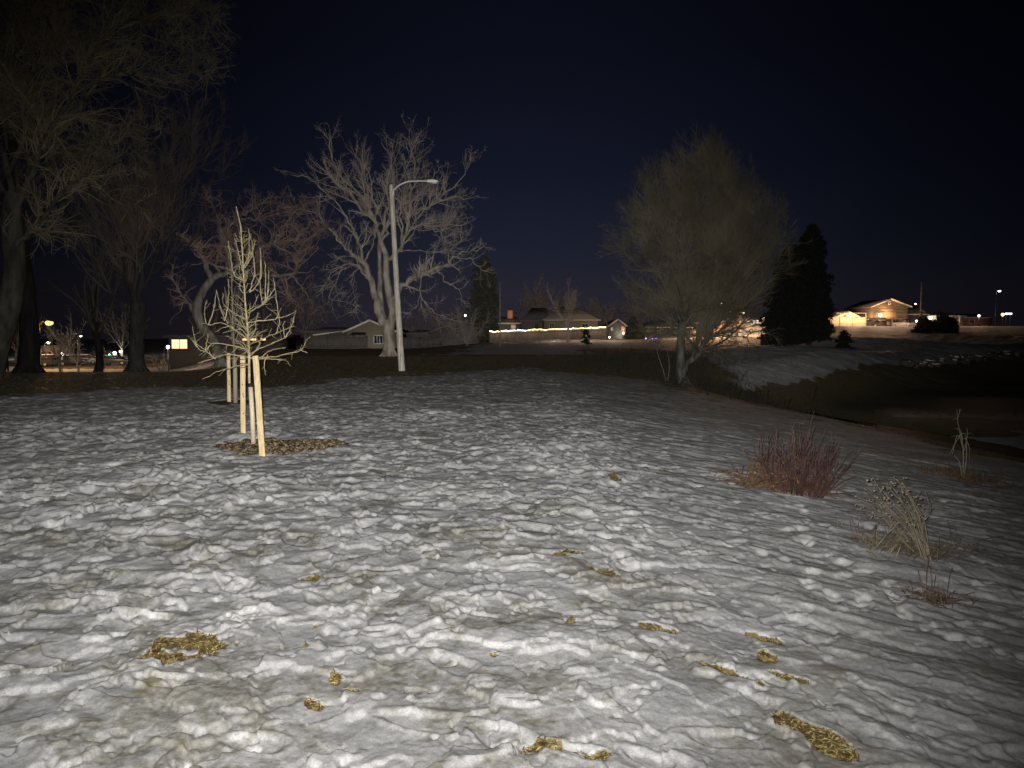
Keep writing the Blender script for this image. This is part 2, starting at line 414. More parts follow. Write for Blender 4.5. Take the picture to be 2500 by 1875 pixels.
def M_ground():
    m, nt, b = newmat('ground_snow_and_grass'); N = nt.nodes; L = nt.links
    tc = N.new('ShaderNodeTexCoord')
    def noise(s, d=4, r=.55, vec=None):
        n = N.new('ShaderNodeTexNoise'); n.inputs['Scale'].default_value = s; n.inputs['Detail'].default_value = d; n.inputs['Roughness'].default_value = r
        L.new(vec or tc.outputs['Object'], n.inputs['Vector']); return n.outputs['Fac']
    def mth(op, a, c=None, clamp=False):
        n = N.new('ShaderNodeMath'); n.operation = op; n.use_clamp = clamp
        for k, v in enumerate((a, c)):
            if v is None: continue
            if isinstance(v, (int, float)): n.inputs[k].default_value = v
            else: L.new(v, n.inputs[k])
        return n.outputs[0]
    def rng(v, a, c):
        n = N.new('ShaderNodeMapRange'); n.interpolation_type = 'SMOOTHSTEP'
        n.inputs[1].default_value = a; n.inputs[2].default_value = c; L.new(v, n.inputs[0]); return n.outputs[0]
    def mix(f, a, c, bt='MIX'):
        n = N.new('ShaderNodeMix'); n.data_type = 'RGBA'; n.blend_type = bt
        if isinstance(f, (int, float)): n.inputs[0].default_value = f
        else: L.new(f, n.inputs[0])
        for k, v in ((6, a), (7, c)):
            if isinstance(v, tuple): n.inputs[k].default_value = (*v, 1)
            else: L.new(v, n.inputs[k])
        return n.outputs[2]
    def attr(nm):
        n = N.new('ShaderNodeAttribute'); n.attribute_name = nm; return n.outputs['Fac']
    sep = N.new('ShaderNodeSeparateXYZ'); L.new(tc.outputs['Object'], sep.inputs[0])
    # snow
    g1 = noise(38, 5, .7); g2 = noise(150, 2, .6)
    grain = mth('ADD', mth('MULTIPLY', rng(g1, .3, .7), .55), mth('MULTIPLY', rng(g2, .3, .7), .45))
    pt = rng(mth('ADD', mth('MULTIPLY', noise(.9, 4, .6), .5), mth('MULTIPLY', noise(4.2, 5, .65), .5)), .44, .66)
    snow = mix(pt, mix(grain, (.29, .29, .31), (.53, .53, .55)), mix(grain, (.46, .46, .475), (.84, .84, .845)))
    # thin icy crust with wet grass showing through
    i1 = noise(1.15, 5, .62); i2 = noise(8, 7, .78)
    im = mth('ADD', mth('MULTIPLY', i1, .56), mth('MULTIPLY', i2, .44))
    near = mth('SUBTRACT', 1, rng(sep.outputs[1], 3.2, 9.5))
    im = mth('ADD', im, mth('MULTIPLY', near, .06))
    icem = mth('MULTIPLY', mth('MULTIPLY', rng(im, .53, .62), mth('SUBTRACT', 1, mth('MULTIPLY', rng(sep.outputs[0], .4, 2.4), .6))), mth('SUBTRACT', 1, mth('MULTIPLY', attr('clean'), .9)))
    icec = mix(rng(noise(26, 4, .7), .35, .65), (.15, .143, .112), (.34, .335, .30))
    snow = mix(mth('MULTIPLY', icem, .80), snow, icec)
    olive = mth('MULTIPLY', rng(noise(2.6, 3), .63, .73), near)
    snow = mix(mth('MULTIPLY', olive, .6), snow, (.20, .165, .06))
    snow = mix(mth('MULTIPLY', attr('clean'), .35), snow, (.86, .86, .85))
    # dormant grass
    gn = noise(7, 6, .7); gs = noise(60, 3, .7)
    gr = mix(rng(gn, .35, .68), (.09, .076, .045), (.24, .20, .115))
    gr = mix(mth('MULTIPLY', rng(gs, .4, .7), .5), gr, (.20, .16, .09), 'MIX')
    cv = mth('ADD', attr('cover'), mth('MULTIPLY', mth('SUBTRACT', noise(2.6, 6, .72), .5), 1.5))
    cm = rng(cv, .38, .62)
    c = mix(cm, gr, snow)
    soil = mix(rng(noise(45, 5, .7), .35, .65), (.05, .035, .015), (.25, .19, .08))
    c = mix(rng(attr('bare'), .3, .6), c, soil)
    mu = mix(rng(noise(30, 5, .75), .35, .7), (.035, .022, .012), (.15, .10, .05))
    c = mix(rng(attr('mulch'), .35, .55), c, mu)
    L.new(c, b.inputs['Base Color'])
    ro = mth('SUBTRACT', .72, mth('MULTIPLY', icem, .30)); L.new(ro, b.inputs['Roughness'])
    b.inputs['Specular IOR Level'].default_value = .35
    bp = N.new('ShaderNodeBump'); bp.inputs['Strength'].default_value = .3; bp.inputs['Distance'].default_value = .012
    hh = mth('ADD', mth('MULTIPLY', g1, .8), mth('MULTIPLY', g2, .35)); L.new(hh, bp.inputs['Height'])
    L.new(bp.outputs[0], b.inputs['Normal'])
    return m

def ground_z(x, y):
    X = np.array([x], float); Y = np.array([y], float)
    c = cover(X, Y); h, _ = fine_h(X, Y, np.sqrt(X*X+Y*Y))
    return float((base_h(X, Y) + h * (c * .9 + .1) + c * .03)[0])

def blades(name, pts, ln, w, g, matl, flat=.35, label=None, kind='stuff', upv=.3):
    """bent grass blades at pts (N,3)"""
    N = len(pts); a = g.uniform(0, 2 * math.pi, N)
    d = np.stack([np.cos(a), np.sin(a), g.uniform(.02, upv, N)], -1); d = nrm(d)
    s = nrm(np.cross(d, [0, 0, 1.0])) * (w * g.uniform(.5, 1.2, N))[:, None]
    L = (ln * g.uniform(.5, 1.4, N))[:, None]
    m = pts + d * L * .5 + np.array([0, 0, 1.0]) * L * .12; e = pts + d * L + np.array([0, 0, -.02]) * L
    s2 = s + g.normal(size=(N, 3)) * w * .3
    V = np.stack([pts - s, pts + s, m + s2, m - s2, e + s * .25, e - s * .25], 1).reshape(-1, 3)
    b = np.arange(N)[:, None] * 6
    F = np.concatenate([b + np.array([[0, 1, 2, 3]]), b + np.array([[3, 2, 4, 5]])])
    return mesh_np(name, V, F, matl)
def build_patches():
    g = rs(21)
    pts = []
    for k, (x, y, a, b, sk) in enumerate(GR):
        n = int(np.clip(a * b * 17000, 80, 7000))
        X = x + g.uniform(-1.35, 1.35, n * 2) * a; Y = y - sk * (X - x) + g.uniform(-1.35, 1.35, n * 2) * b
        nn = fbm(X * 9, Y * 9, 4); pm = patch_mask(X, Y, nn); kk = pm > np.where(g.rand(len(pm)) < .12, .001, .35); X = X[kk]; Y = Y[kk]
        if not len(X): continue
        h, _ = fine_h(X, Y, np.sqrt(X*X+Y*Y))
        z = base_h(X, Y) + h + .03 - .018 + g.uniform(0, .016, len(X))
        pts.append(np.stack([X, Y, z], -1))
    P = np.concatenate(pts); g.shuffle(P)
    k = int(len(P) * .58)
    m1 = mat('straw_grass', (.66, .56, .27), (.30, .235, .10), 60, .55, spec=.5); m2 = mat('brown_grass', (.22, .125, .035), (.10, .06, .02), 60, .7)
    o = blades('grass', P[:k], .034, .0026, g, m1, upv=.14); tag(o, kind='stuff'); o['label'] = 'golden flattened grass showing through holes in the snow crust'; o['category'] = 'grass'
    o = blades('dead_grass', P[k:], .036, .003, g, m2, upv=.14); tag(o, kind='stuff'); o['label'] = 'brown wet grass blades in the thawed holes'; o['category'] = 'grass'
    # wood chips
    n = 3800
    X = MULCH_C[0] + g.uniform(-1.3, 1.3, n) * MULCH_A; Y = MULCH_C[1] + g.uniform(-1.3, 1.3, n) * MULCH_B
    mm = mulch_mask(X, Y) > .5; X = X[mm]; Y = Y[mm]; n = len(X)
    z = base_h(X, Y) + .01 + .03 * fbm(X * 6, Y * 6, 3) + .006
    c = np.stack([X, Y, z], -1)
    u = nrm(g.normal(size=(n, 3)) * np.array([1, 1, .35])) * g.uniform(.012, .05, n)[:, None]
    v = nrm(np.cross(u, g.normal(size=(n, 3)))) * g.uniform(.006, .02, n)[:, None]; w = nrm(np.cross(u, v)) * .004
    cor = [(-1,-1,-1),(1,-1,-1),(1,1,-1),(-1,1,-1),(-1,-1,1),(1,-1,1),(1,1,1),(-1,1,1)]
    V = np.stack([c + a * u + b * v + d * w for a, b, d in cor], 1).reshape(-1, 3)
    F = (np.arange(n)[:, None, None] * 8 + np.array([(3,2,1,0),(4,5,6,7),(0,1,5,4),(1,2,6,5),(2,3,7,6),(3,0,4,7)])[None]).reshape(-1, 4)
    o = mesh_np('wood_chips', V, F, mat('wood_chips', (.045, .032, .02), (.30, .235, .14), 14, .8, contrast=(.4, .62)))
    tag(o, 'brown wood chip mulch ring around the staked sapling', 'mulch', kind='stuff')
    # long dormant grass on the creek slope and beyond the snow edge
    n = 130000
    X = g.uniform(-34, 20, n); Y = g.uniform(15, 60, n)
    c = cover(X, Y); k = (c < .35) & (X < 19) & (np.abs(X) < Y * .75); X = X[k]; Y = Y[k]
    z = base_h(X, Y) + .03
    o = blades('long_grass', np.stack([X, Y, z], -1), .024, .004, g, mat('dormant_grass', (.20, .165, .095), (.14, .115, .066), 1.5, .8), upv=2.5)
    tag(o, 'short dormant brown grass beyond the edge of the snow', 'grass', kind='stuff')
# ------------------------------------------------------------------ trees
def bark(name, c, c2, sc_=6, bump=.6):
    return mat(name, c, c2, sc_, .9, bump, sc_ * 2.5, stretch=(1, 1, .3), spec=.15)
def limb_set(lims, Y, K=16, scale=1.0):
    """lims: list of (pixel polyline, r0, r1, depth offsets start/end)"""
    Ps = []; Rs = []
    for L_ in lims:
        px, r0, r1 = L_[0], L_[1], L_[2]; d0, d1 = (L_[3], L_[4]) if len(L_) > 4 else (0, 0)
        n = len(px)
        pts = [at(x, y, Y + d0 + (d1 - d0) * (i / max(n - 1, 1)) ** 1.3) for i, (x, y) in enumerate(px)]
        P, Rr = resample(pts, (r0, r1), K); Ps.append(P); Rs.append(Rr)
    return np.stack(Ps), np.stack(Rs)
def rough_tube(P, Rr, S, g, amt=.06):
    V, F = tubes(P, Rr, S)
    V = V + g.normal(size=V.shape) * (np.repeat(Rr.ravel(), S)[:, None] * amt)
    return V, F
def wiggle(P, Rr, g, amt):
    N, K, _ = P.shape
    w = g.normal(size=P.shape) * amt; w[:, 0] = 0
    return P + w, Rr
def tree_from(name, label, cat, base, trunkset, levels, bm, tm, g, S=10, group=None, flare=None, crown_name='crown'):
    t = thing(name, label, cat, base, group)
    P, Rr = trunkset
    parts = [rough_tube(P, Rr, S, g)]
    if flare: parts.append(rough_tube(*flare, S, g))
    V, F = join(parts); mesh_np('trunk', V, F, bm, t, True)
    cp_ = []
    for (Q, q, s) in levels:
        if len(Q): cp_.append(tubes(Q, q, s))
    if cp_:
        V, F = join(cp_); mesh_np(crown_name, V, F, tm, t, True)
    return t
def flare_of(base, r, top, g, n=7):
    """short root buttresses"""
    Ps = []; Rs = []
    for k in range(n):
        a = 2 * math.pi * k / n + g.uniform(-.3, .3)
        d = np.array([math.cos(a), math.sin(a), 0])
        p0 = np.array(base) + d * r * .25 + np.array([0, 0, r * 1.7]); p1 = np.array(base) + d * r * .8 + np.array([0, 0, r * .55]); p2 = np.array(base) + d * r * 1.5 - np.array([0, 0, .1])
        P, Rr = resample([p0, p1, p2], (r * .55, r * .3), 6); Ps.append(P); Rs.append(Rr)
    return np.stack(Ps), np.stack(Rs)

def central_tree():
    g = rs(101); Y = 60; z4 = lambda x, y: (700 + x / 2.476, 280 + y / 2.476)
    def z(*a): return [z4(a[i], a[i+1]) for i in range(0, len(a), 2)]
    lims = [
     (z(620,1475, 622,1380, 618,1300, 612,1240), .46, .50),
     (z(615,1290, 580,1240, 545,1170, 525,1080, 510,1000, 470,910, 430,862), .34, .17, 0, -1.5),
     (z(622,1290, 635,1200, 622,1100, 612,1000, 600,880, 572,770), .36, .20, 0, 0),
     (z(612,1300, 580,1180, 565,1050, 562,900, 560,780, 600,600, 640,500), .24, .08, 0, 4),
     (z(570,775, 548,700, 540,640, 480,600, 400,500, 300,400, 180,290), .15, .035, 0, -3),
     (z(540,650, 470,520, 400,440, 330,380, 270,250, 262,120), .10, .03, 0, 1),
     (z(552,600, 520,500, 480,400, 440,290, 420,160), .09, .025, 0, 2),
     (z(570,775, 605,700, 625,570, 600,440, 620,330), .12, .03, 0, -1),
     (z(605,880, 650,845, 700,790, 728,700, 742,600, 760,520), .17, .08, 0, 1.5),
     (z(742,600, 760,450, 775,300, 745,180, 740,90), .08, .02, 1.5, 2.5),
     (z(735,660, 680,420, 700,370, 745,280, 770,180, 830,150), .06, .02, 1, 0),
     (z(700,790, 690,600, 660,470, 620,240, 570,160), .08, .02, 0, -2),
     (z(760,600, 860,560, 960,470, 1050,400, 1110,270), .09, .02, 1.5, 0),
     (z(770,640, 880,540, 1000,500, 1100,510, 1180,492), .07, .015, 1.5, 3),
     (z(745,620, 800,480, 860,420, 900,360, 930,300), .06, .015, 1, -1),
     (z(690,830, 740,690, 820,660, 840,670, 950,668, 1060,668, 1095,640, 1095,610), .10, .018, 0, -2),
     (z(830,680, 900,695, 950,740, 1010,790, 1060,770), .05, .014, -.5, -2),
     (z(640,1115, 700,1040, 760,990, 820,968, 890,930, 960,912, 995,910), .22, .10, 0, -2.5),
     (z(990,912, 995,870, 1040,840, 1100,830, 1150,820, 1210,780), .07, .014, -2.5, -3),
     (z(1030,862, 1100,870, 1160,920, 1220,955, 1270,965), .05, .012, -2.5, -1),
     (z(900,930, 940,970, 970,1020, 1030,1060, 1090,1150), .07, .014, -2, -3),
     (z(820,968, 825,915), .09, .07, -1.5, -1.5),
     (z(815,970, 808,1060, 850,1150, 920,1210, 1000,1240, 1060,1252), .06, .013, -1.5, -3),
     (z(810,1080, 790,1150, 750,1190, 715,1210), .03, .010, -1.5, -2),
     (z(690,828, 760,822, 860,828, 980,820, 1080,740), .05, .012, 0, -3),
     (z(430,862, 380,830, 330,780, 300,720, 240,690), .12, .03, -1.5, -2.5),
     (z(455,880, 445,800, 420,730, 380,690, 330,660), .11, .03, -1.5, 1),
     (z(505,1000, 440,930, 380,900, 330,920, 290,940, 240,1010, 200,1080), .07, .012, -1, -3),
     (z(500,1010, 450,950, 420,870, 350,860, 290,880), .05, .012, -1, -2),
     (z(340,920, 300,1010, 270,1110, 400,1150, 410,1210), .03, .010, -2, -3),
     (z(510,1010, 470,930, 400,960, 400,1060, 430,1170), .03, .008, -1, -2),
     (z(480,905, 500,820, 530,740, 525,640), .08, .02, 0, 2),
     (z(430,760, 350,600, 240,470, 120,380, 20,370), .08, .015, 0, -2),
     (z(330,780, 220,640, 120,580, 10,560), .06, .013, -2, -3),
    ]
    P, Rr = limb_set(lims, Y); Rr[1:] *= 1.1; P[1:], _ = wiggle(P[1:], None, g, .07)
    L1, r1 = grow(P[4:], Rr[4:], g, 2.3, .2, 1, (.4, 1.1), .46, .9, 4.2, 8, .14, .07, .5, .013, .3)
    L2, r2 = grow(L1, r1, g, 4.2, .12, 1, (.4, 1.1), .48, .3, 1.8, 6, .2, .05, .5, .009, .35, nmax=9000)
    L3, r3 = grow(L2, r2, g, 4.2, .1, 1, (.4, 1.0), .5, .15, .7, 4, .2, .05, .6, .0075, .5, nmax=20000)
    b = hit(950, 872); b = np.array([P[0,0,0], Y, float(base_h(P[0,0,0], Y))])
    # carry the trunk into the ground
    P0, R0 = resample([b - [0, 0, .3], b + [0, 0, 1.2], P[0, -1]], (.52, .46), 16)
    P[0] = P0; Rr[0] = R0
    return tree_from('bare_tree', 'large pale-barked bare tree with many rising limbs behind the tall wooden light pole', 'tree', b, (P, Rr),
        [(L1, r1, 5), (L2, r2, 3), (L3, r3, 3)], bark('pale_bark', (.16, .145, .12), (.36, .33, .28), 3), mat('pale_twigs', (.25, .21, .18), (.42, .37, .33), 1.5, .8), g, 10, flare=flare_of(b, .5, 0, g))

def crooked_tree():
    g = rs(102); Y = 47; zz = lambda x, y: (400 + x / 2.37, 450 + y / 2.37)
    def z(*a): return [zz(a[i], a[i+1]) for i in range(0, len(a), 2)]
    lims = [
     (z(330,1075, 310,960, 255,850, 178,775, 215,690, 225,610, 280,545), .34, .24),
     (z(282,550, 245,460, 195,380, 150,340, 85,290), .19, .09, 0, -2),
     (z(282,545, 340,525, 390,500, 460,440, 560,370, 640,340, 740,322, 800,280), .20, .05, 0, -2),
     (z(380,505, 375,420, 380,330, 400,220, 440,170), .14, .05, 0, 2),
     (z(420,480, 520,520, 620,530, 745,530, 768,440, 795,360, 850,310, 948,255), .16, .06, 0, -4),
     (z(180,770, 150,690, 100,640, 60,570, 40,450), .12, .03, 0, 2),
     (z(750,330, 820,250, 900,230, 1000,280, 1060,360), .07, .02, -3, -4),
     (z(400,230, 480,160, 560,110, 640,60), .07, .02, 2, 0),
     (z(440,200, 540,200, 640,180, 760,160, 900,140), .07, .02, 1, -2),
     (z(330,530, 300,440, 330,300, 300,160, 240,60), .1, .02, 1, 4),
     (z(740,530, 800,600, 850,680, 900,760), .07, .015, -3, -5),
     (z(640,340, 700,240, 780,150, 860,90), .06, .015, -2, -1),
    ]
    P, Rr = limb_set(lims, Y, 18); P[1:], _ = wiggle(P[1:], None, g, .07)
    L1, r1 = grow(P[1:], Rr[1:], g, 4.2, .15, 1, (.5, 1.4), .40, .7, 3.0, 8, .38, .04, .45, .011, .3)
    L2, r2 = grow(L1, r1, g, 4.4, .1, 1, (.5, 1.4), .5, .35, 1.5, 7, .42, .0, .5, .0075, .35, nmax=9000)
    L3, r3 = grow(L2, r2, g, 3.4, .1, 1, (.5, 1.3), .55, .15, .7, 5, .4, .0, .55, .0055, .5, nmax=28000)
    x = P[0, 0, 0]; b = np.array([x, Y, float(base_h(x, Y))])
    P0 = resample([b - [0, 0, .3]] + [P[0, i] for i in range(2, 18, 3)], (.36, .23), 18); P[0], Rr[0] = P0
    return tree_from('crooked_tree', 'low crooked bare tree with twisted limbs and tangled reddish twigs behind the staked sapling', 'tree', b, (P, Rr),
        [(L1, r1, 4), (L2, r2, 3), (L3, r3, 3)], bark('grey_bark', (.085, .078, .066), (.20, .18, .155), 4), mat('reddish_twigs', (.14, .088, .08), (.24, .165, .148), 1.2, .8), g, 9, flare=flare_of(b, .34, 0, g))

def left_trees():
    g = rs(103); Y = 27
    def z(*a): return [(a[i], a[i+1]) for i in range(0, len(a), 2)]
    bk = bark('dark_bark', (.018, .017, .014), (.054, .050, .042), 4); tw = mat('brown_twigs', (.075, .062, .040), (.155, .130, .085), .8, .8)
    lims = [
     (z(-55,1010, -15,860, 12,775, 34,690, 34,610, 27,540, 32,470), .55, .30),
     (z(34,640, 28,609, 80,553, 109,530, 146,478, 190,437, 228,425), .20, .07, 0, -2),
     (z(150,470, 172,457, 205,390, 215,340, 240,300), .08, .03, -1.5, -2),
     (z(190,437, 250,470, 330,500, 370,530), .05, .015, -2, -3),
     (z(228,425, 280,400, 320,370, 338,400), .05, .012, -2, -3),
     (z(30,560, 70,430, 130,304, 171,250, 215,165, 240,120, 278,73, 316,47, 361,22), .20, .06, 0, -2),
     (z(165,260, 190,247, 221,212, 269,187, 345,174, 396,155, 459,161, 506,184), .10, .02, -1, -3),
     (z(316,47, 380,60, 430,85, 480,110, 520,125), .05, .015, -2, -3),
     (z(270,187, 330,215, 370,260, 410,330), .05, .012, -2, -2),
     (z(240,120, 330,80, 400,40, 470,20, 530,40), .06, .015, -1, -4),
     (z(27,540, 20,420, -10,300, 20,180, 60,60, 90,-60), .22, .08, 0, 3),
     (z(20,420, 60,330, 70,200, 120,100, 160,-40), .15, .04, 0, 2),
     (z(40,620, 10,560, -40,520, -120,470), .14, .05, 0, -2),
     (z(60,60, 160,20, 260,-50, 360,-120), .10, .03, 2, -1),
     (z(200,200, 150,150, 120,60, 100,0), .06, .02, -1, 0),
     (z(240,300, 260,360, 300,330, 320,300), .04, .012, -2, -2),
     (z(30,500, 100,400, 170,360, 260,340, 330,310), .08, .015, 0, 1),
    ]
    P, Rr = limb_set(lims, Y, 18); Rr[1:] *= .62; P[1:], _ = wiggle(P[1:], None, g, .05)
    L1, r1 = grow(P[1:], Rr[1:], g, 6.5, .25, 1, (.35, 1.0), .40, .6, 2.8, 8, .22, .02, .45, .010, .3)
    L2, r2 = grow(L1, r1, g, 7, .1, 1, (.35, .95), .5, .35, 1.4, 6, .22, -.01, .5, .0052, .35, nmax=22000)
    L3, r3 = grow(L2, r2, g, 6, .1, 1, (.3, .9), .55, .15, .7, 4, .2, -.02, .55, .0034, .5, nmax=80000)
    x = P[0, 0, 0]; b = np.array([x, Y, float(base_h(x, Y))])
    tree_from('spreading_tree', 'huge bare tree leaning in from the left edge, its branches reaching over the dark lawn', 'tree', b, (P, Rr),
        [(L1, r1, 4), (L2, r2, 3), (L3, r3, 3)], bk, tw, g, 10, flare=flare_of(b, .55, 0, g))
    # second big tree: dark upright twiggy tree in the middle of the left group
    g = rs(104); Y = 38
    lims = [
     (z(333,915, 333,850, 336,790, 338,740), .40, .36),
     (z(336,800, 322,720, 305,640, 300,560, 280,470, 270,380), .24, .06, 0, 2),
     (z(338,780, 345,690, 352,600, 370,500, 400,420, 430,330), .24, .06, 0, 0),
     (z(336,770, 330,680, 335,580, 330,480, 345,370, 350,280), .20, .05, 0, -1),
     (z(352,700, 390,600, 430,500, 440,443, 464,392, 467,285), .14, .03, 0, -2),
     (z(464,392, 440,330, 425,300), .05, .02, -2, -2),
     (z(440,450, 500,390, 530,320, 555,260), .08, .02, -1, 0),
     (z(430,500, 500,460, 560,400, 600,360), .06, .015, -1, 1),
     (z(330,790, 290,740, 250,680, 220,600, 190,520), .14, .03, 0, 2),
     (z(310,700, 270,600, 230,520, 210,430), .10, .03, 0, 3),
     (z(345,700, 400,640, 460,600, 500,540, 560,500), .09, .02, 0, 1),
    ]
    P, Rr = limb_set(lims, Y, 16); Rr[1:] *= .7; P[1:], _ = wiggle(P[1:], None, g, .05)
    L1, r1 = grow(P[1:], Rr[1:], g, 5.0, .2, 1, (.25, .8), .42, .8, 4.0, 8, .12, .08, .45, .011, .3)
    L2, r2 = grow(L1, r1, g, 5.0, .1, 1, (.25, .75), .5, .35, 2.0, 6, .13, .05, .5, .0062, .35, nmax=16000)
    L3, r3 = grow(L2, r2, g, 3.6, .1, 1, (.25, .75), .55, .2, .9, 4, .14, .03, .55, .0042, .5, nmax=50000)
    x = P[0, 0, 0]; b = np.array([x, Y, float(base_h(x, Y))])
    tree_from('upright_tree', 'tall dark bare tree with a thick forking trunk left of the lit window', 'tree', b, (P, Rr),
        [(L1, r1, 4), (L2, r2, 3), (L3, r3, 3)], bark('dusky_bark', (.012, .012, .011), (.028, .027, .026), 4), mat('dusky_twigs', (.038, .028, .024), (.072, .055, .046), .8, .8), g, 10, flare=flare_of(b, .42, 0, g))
    # third: black trunk between lamps; fourth: slim trunk behind lamp post
    for i, (px, Yd, r, nm, lb, sd) in enumerate([(66, 33, .46, 'black_trunk_tree', 'thick black-trunked tree left of the orange street lamp', 105), (236, 41, .22, 'slim_dark_tree', 'slimmer dark-trunked tree in front of the tall white-lit lamp post', 106)]):
        g = rs(sd); x0 = at(px, 800, Yd)[0]; b = np.array([x0, Yd, float(base_h(x0, Yd))])
        H = 17 if i == 0 else 8
        tr = [b - [0, 0, .2], b + [.1, 0, H * .15], b + [-.2 + i * .1, 0, H * .35], b + [-.6 + i * .4, .3, H * .6]]
        P0, R0 = resample(tr, (r, r * .55), 14); P = P0[None]; Rr = R0[None]
        L0, r0 = grow(P, Rr, g, 1.5 if i == 0 else 1.9, .45, 1, (.3, .8), .85, 2.5, 8, 10, .12, .06, .55, .03, .25)
        L1, r1 = grow(L0, r0, g, 2.2, .15, 1, (.3, .9), .42, .7, 3, 7, .18, .03, .45, .010, .3, nmax=900)
        L2, r2 = grow(L1, r1, g, 3.6, .1, 1, (.3, .9), .5, .3, 1.4, 5, .2, .02, .5, .006, .4, nmax=7000)
        L3, r3 = grow(L2, r2, g, 3.6, .1, 1, (.3, .9), .5, .2, .7, 4, .2, .02, .5, .0045, .5, nmax=14000)
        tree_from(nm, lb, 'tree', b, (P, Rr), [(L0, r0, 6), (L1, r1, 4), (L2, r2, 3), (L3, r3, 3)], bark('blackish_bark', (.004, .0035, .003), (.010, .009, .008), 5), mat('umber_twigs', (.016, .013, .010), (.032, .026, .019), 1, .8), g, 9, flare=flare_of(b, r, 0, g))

def willow():
    g = rs(110); Y = 40; zz = lambda x, y: (1450 + x / 2.369, 300 + y / 2.369)
    def z(*a): return [zz(a[i], a[i+1]) for i in range(0, len(a), 2)]
    lims = [
     (z(512,1560, 505,1440, 502,1330, 505,1230, 520,1120, 540,940, 520,800, 500,640), .30, .10),
     (z(525,1440, 560,1370, 605,1325, 650,1240, 680,1080, 695,920, 708,790), .22, .12, 0, -.5),
     (z(650,1250, 700,1180, 745,1095, 790,1000, 825,940, 870,880, 930,830, 980,790, 1050,720, 1110,640, 1170,560), .15, .03, -.5, -1),
     (z(705,800, 680,770, 640,700, 620,560, 580,400, 570,250, 565,100), .10, .02, -.5, 1),
     (z(708,800, 740,770, 780,640, 800,500, 760,360, 740,240), .09, .02, -.5, -1),
     (z(540,950, 470,820, 400,720, 300,620, 200,560), .10, .02, 0, -1),
     (z(510,1150, 440,1000, 380,850, 280,780, 160,720), .10, .02, 0, -2),
     (z(530,1000, 560,880, 600,750, 700,600, 720,420, 690,220), .10, .02, 0, 1),
     (z(505,700, 440,560, 400,420, 360,330, 350,250), .08, .02, 0, 1),
     (z(500,660, 510,480, 500,300, 480,180), .08, .02, 0, -1),
     (z(505,1180, 400,1090, 300,1020, 200,980), .08, .02, 0, 1),
     (z(820,950, 900,700, 960,560, 1000,420), .07, .02, -.5, -2),
     (z(790,1000, 870,800, 880,620, 900,420, 880,280), .08, .02, -.5, 2),
     (z(600,560, 660,380, 640,200, 620,100), .06, .015, 0, 1),
     (z(400,720, 300,480, 240,380, 210,310), .07, .015, 0, 1),
     (z(870,880, 960,860, 1060,850, 1140,820), .06, .015, -.5, 1),
     (z(505,1240, 420,1150, 330,1100, 220,1060), .07, .012, 0, 1),
     (z(515,1150, 600,1040, 680,1020, 800,1040), .06, .012, 0, 1.5),
     (z(560,1370, 640,1120, 780,1090, 900,1060), .06, .012, 0, 1),
     (z(505,1200, 440,1190, 360,1220, 280,1210), .05, .012, 0, -1.5),
     (z(640,1260, 760,1230, 860,1240, 930,1290, 990,1350), .06, .014, -.5, -1),
     (z(620,1310, 720,1350, 800,1390, 880,1390), .05, .012, -.3, -1),
     (z(860,1240, 960,1200, 1040,1230, 1110,1330), .04, .012, -.8, -1),
    ]
    P, Rr = limb_set(lims, Y, 18); Rr[2:] *= .8; Rr[:2] *= .85; P[1:], _ = wiggle(P[1:], None, g, .06)
    def env(p):
        # teardrop outline with an uneven edge, round in plan
        z_ = p[:, 2]; hx = np.interp(z_, [-1, 1, 3, 5, 7, 9, 10.5, 12, 13], [4.3, 4.9, 5.3, 5.5, 5.3, 4.3, 2.9, 1.7, .4])
        cxx = np.interp(z_, [-1, 2, 5, 8, 12], [9.8, 9.7, 9.5, 9.4, 9.5])
        e = 1 + .15 * np.sin(p[:, 0] * 1.3 + z_ * 1.1) + .12 * np.sin(z_ * 2.7 + p[:, 1] * 1.4) + .07 * np.sin(p[:, 0] * 5 + z_ * 4)
        lb = at(1895, 600, Y)
        return (((p[:, 0] - cxx) ** 2 + ((p[:, 1] - Y) * 1.15) ** 2) < (hx * e) ** 2) | (((p - lb) ** 2).sum(1) < 1.7 ** 2)
    L1, r1 = grow(P[1:20], Rr[1:20], g, 6.5, .12, 1, (.3, 1.05), .60, 1.1, 4.6, 8, .13, .07, .45, .010, .3, env=env)
    L1b, r1b = grow(P[:1], Rr[:1], g, 6, .35, 1, (.5, 1.2), .45, 1.2, 4.6, 8, .15, .05, .3, .010, .3, env=env)
    L1 = np.concatenate([L1, L1b]); r1 = np.concatenate([r1, r1b])
    L2, r2 = grow(L1, r1, g, 8, .1, 1, (.25, .8), .5, .4, 1.9, 6, .13, .04, .5, .0058, .35, env=env, nmax=34000)
    L3, r3 = grow(L2, r2, g, 6, .1, 1, (.25, .75), .6, .25, .9, 4, .13, .03, .55, .0042, .5, nmax=100000)
    D1, q1 = grow(P[20:], Rr[20:], g, 4.5, .2, 1, (.4, 1.1), .4, .4, 1.5, 7, .2, -.06, .5, .009, .3)
    D2, q2 = grow(D1, q1, g, 5, .1, 1, (.4, 1.1), .5, .2, .8, 5, .2, -.04, .5, .006, .4)
    x = P[0, 0, 0]; b = np.array([x, Y, float(base_h(x, Y))])
    P0 = resample([b - [0, 0, .3]] + [P[0, i] for i in range(2, 18, 3)], (.31, .10), 18); P[0], Rr[0] = P0
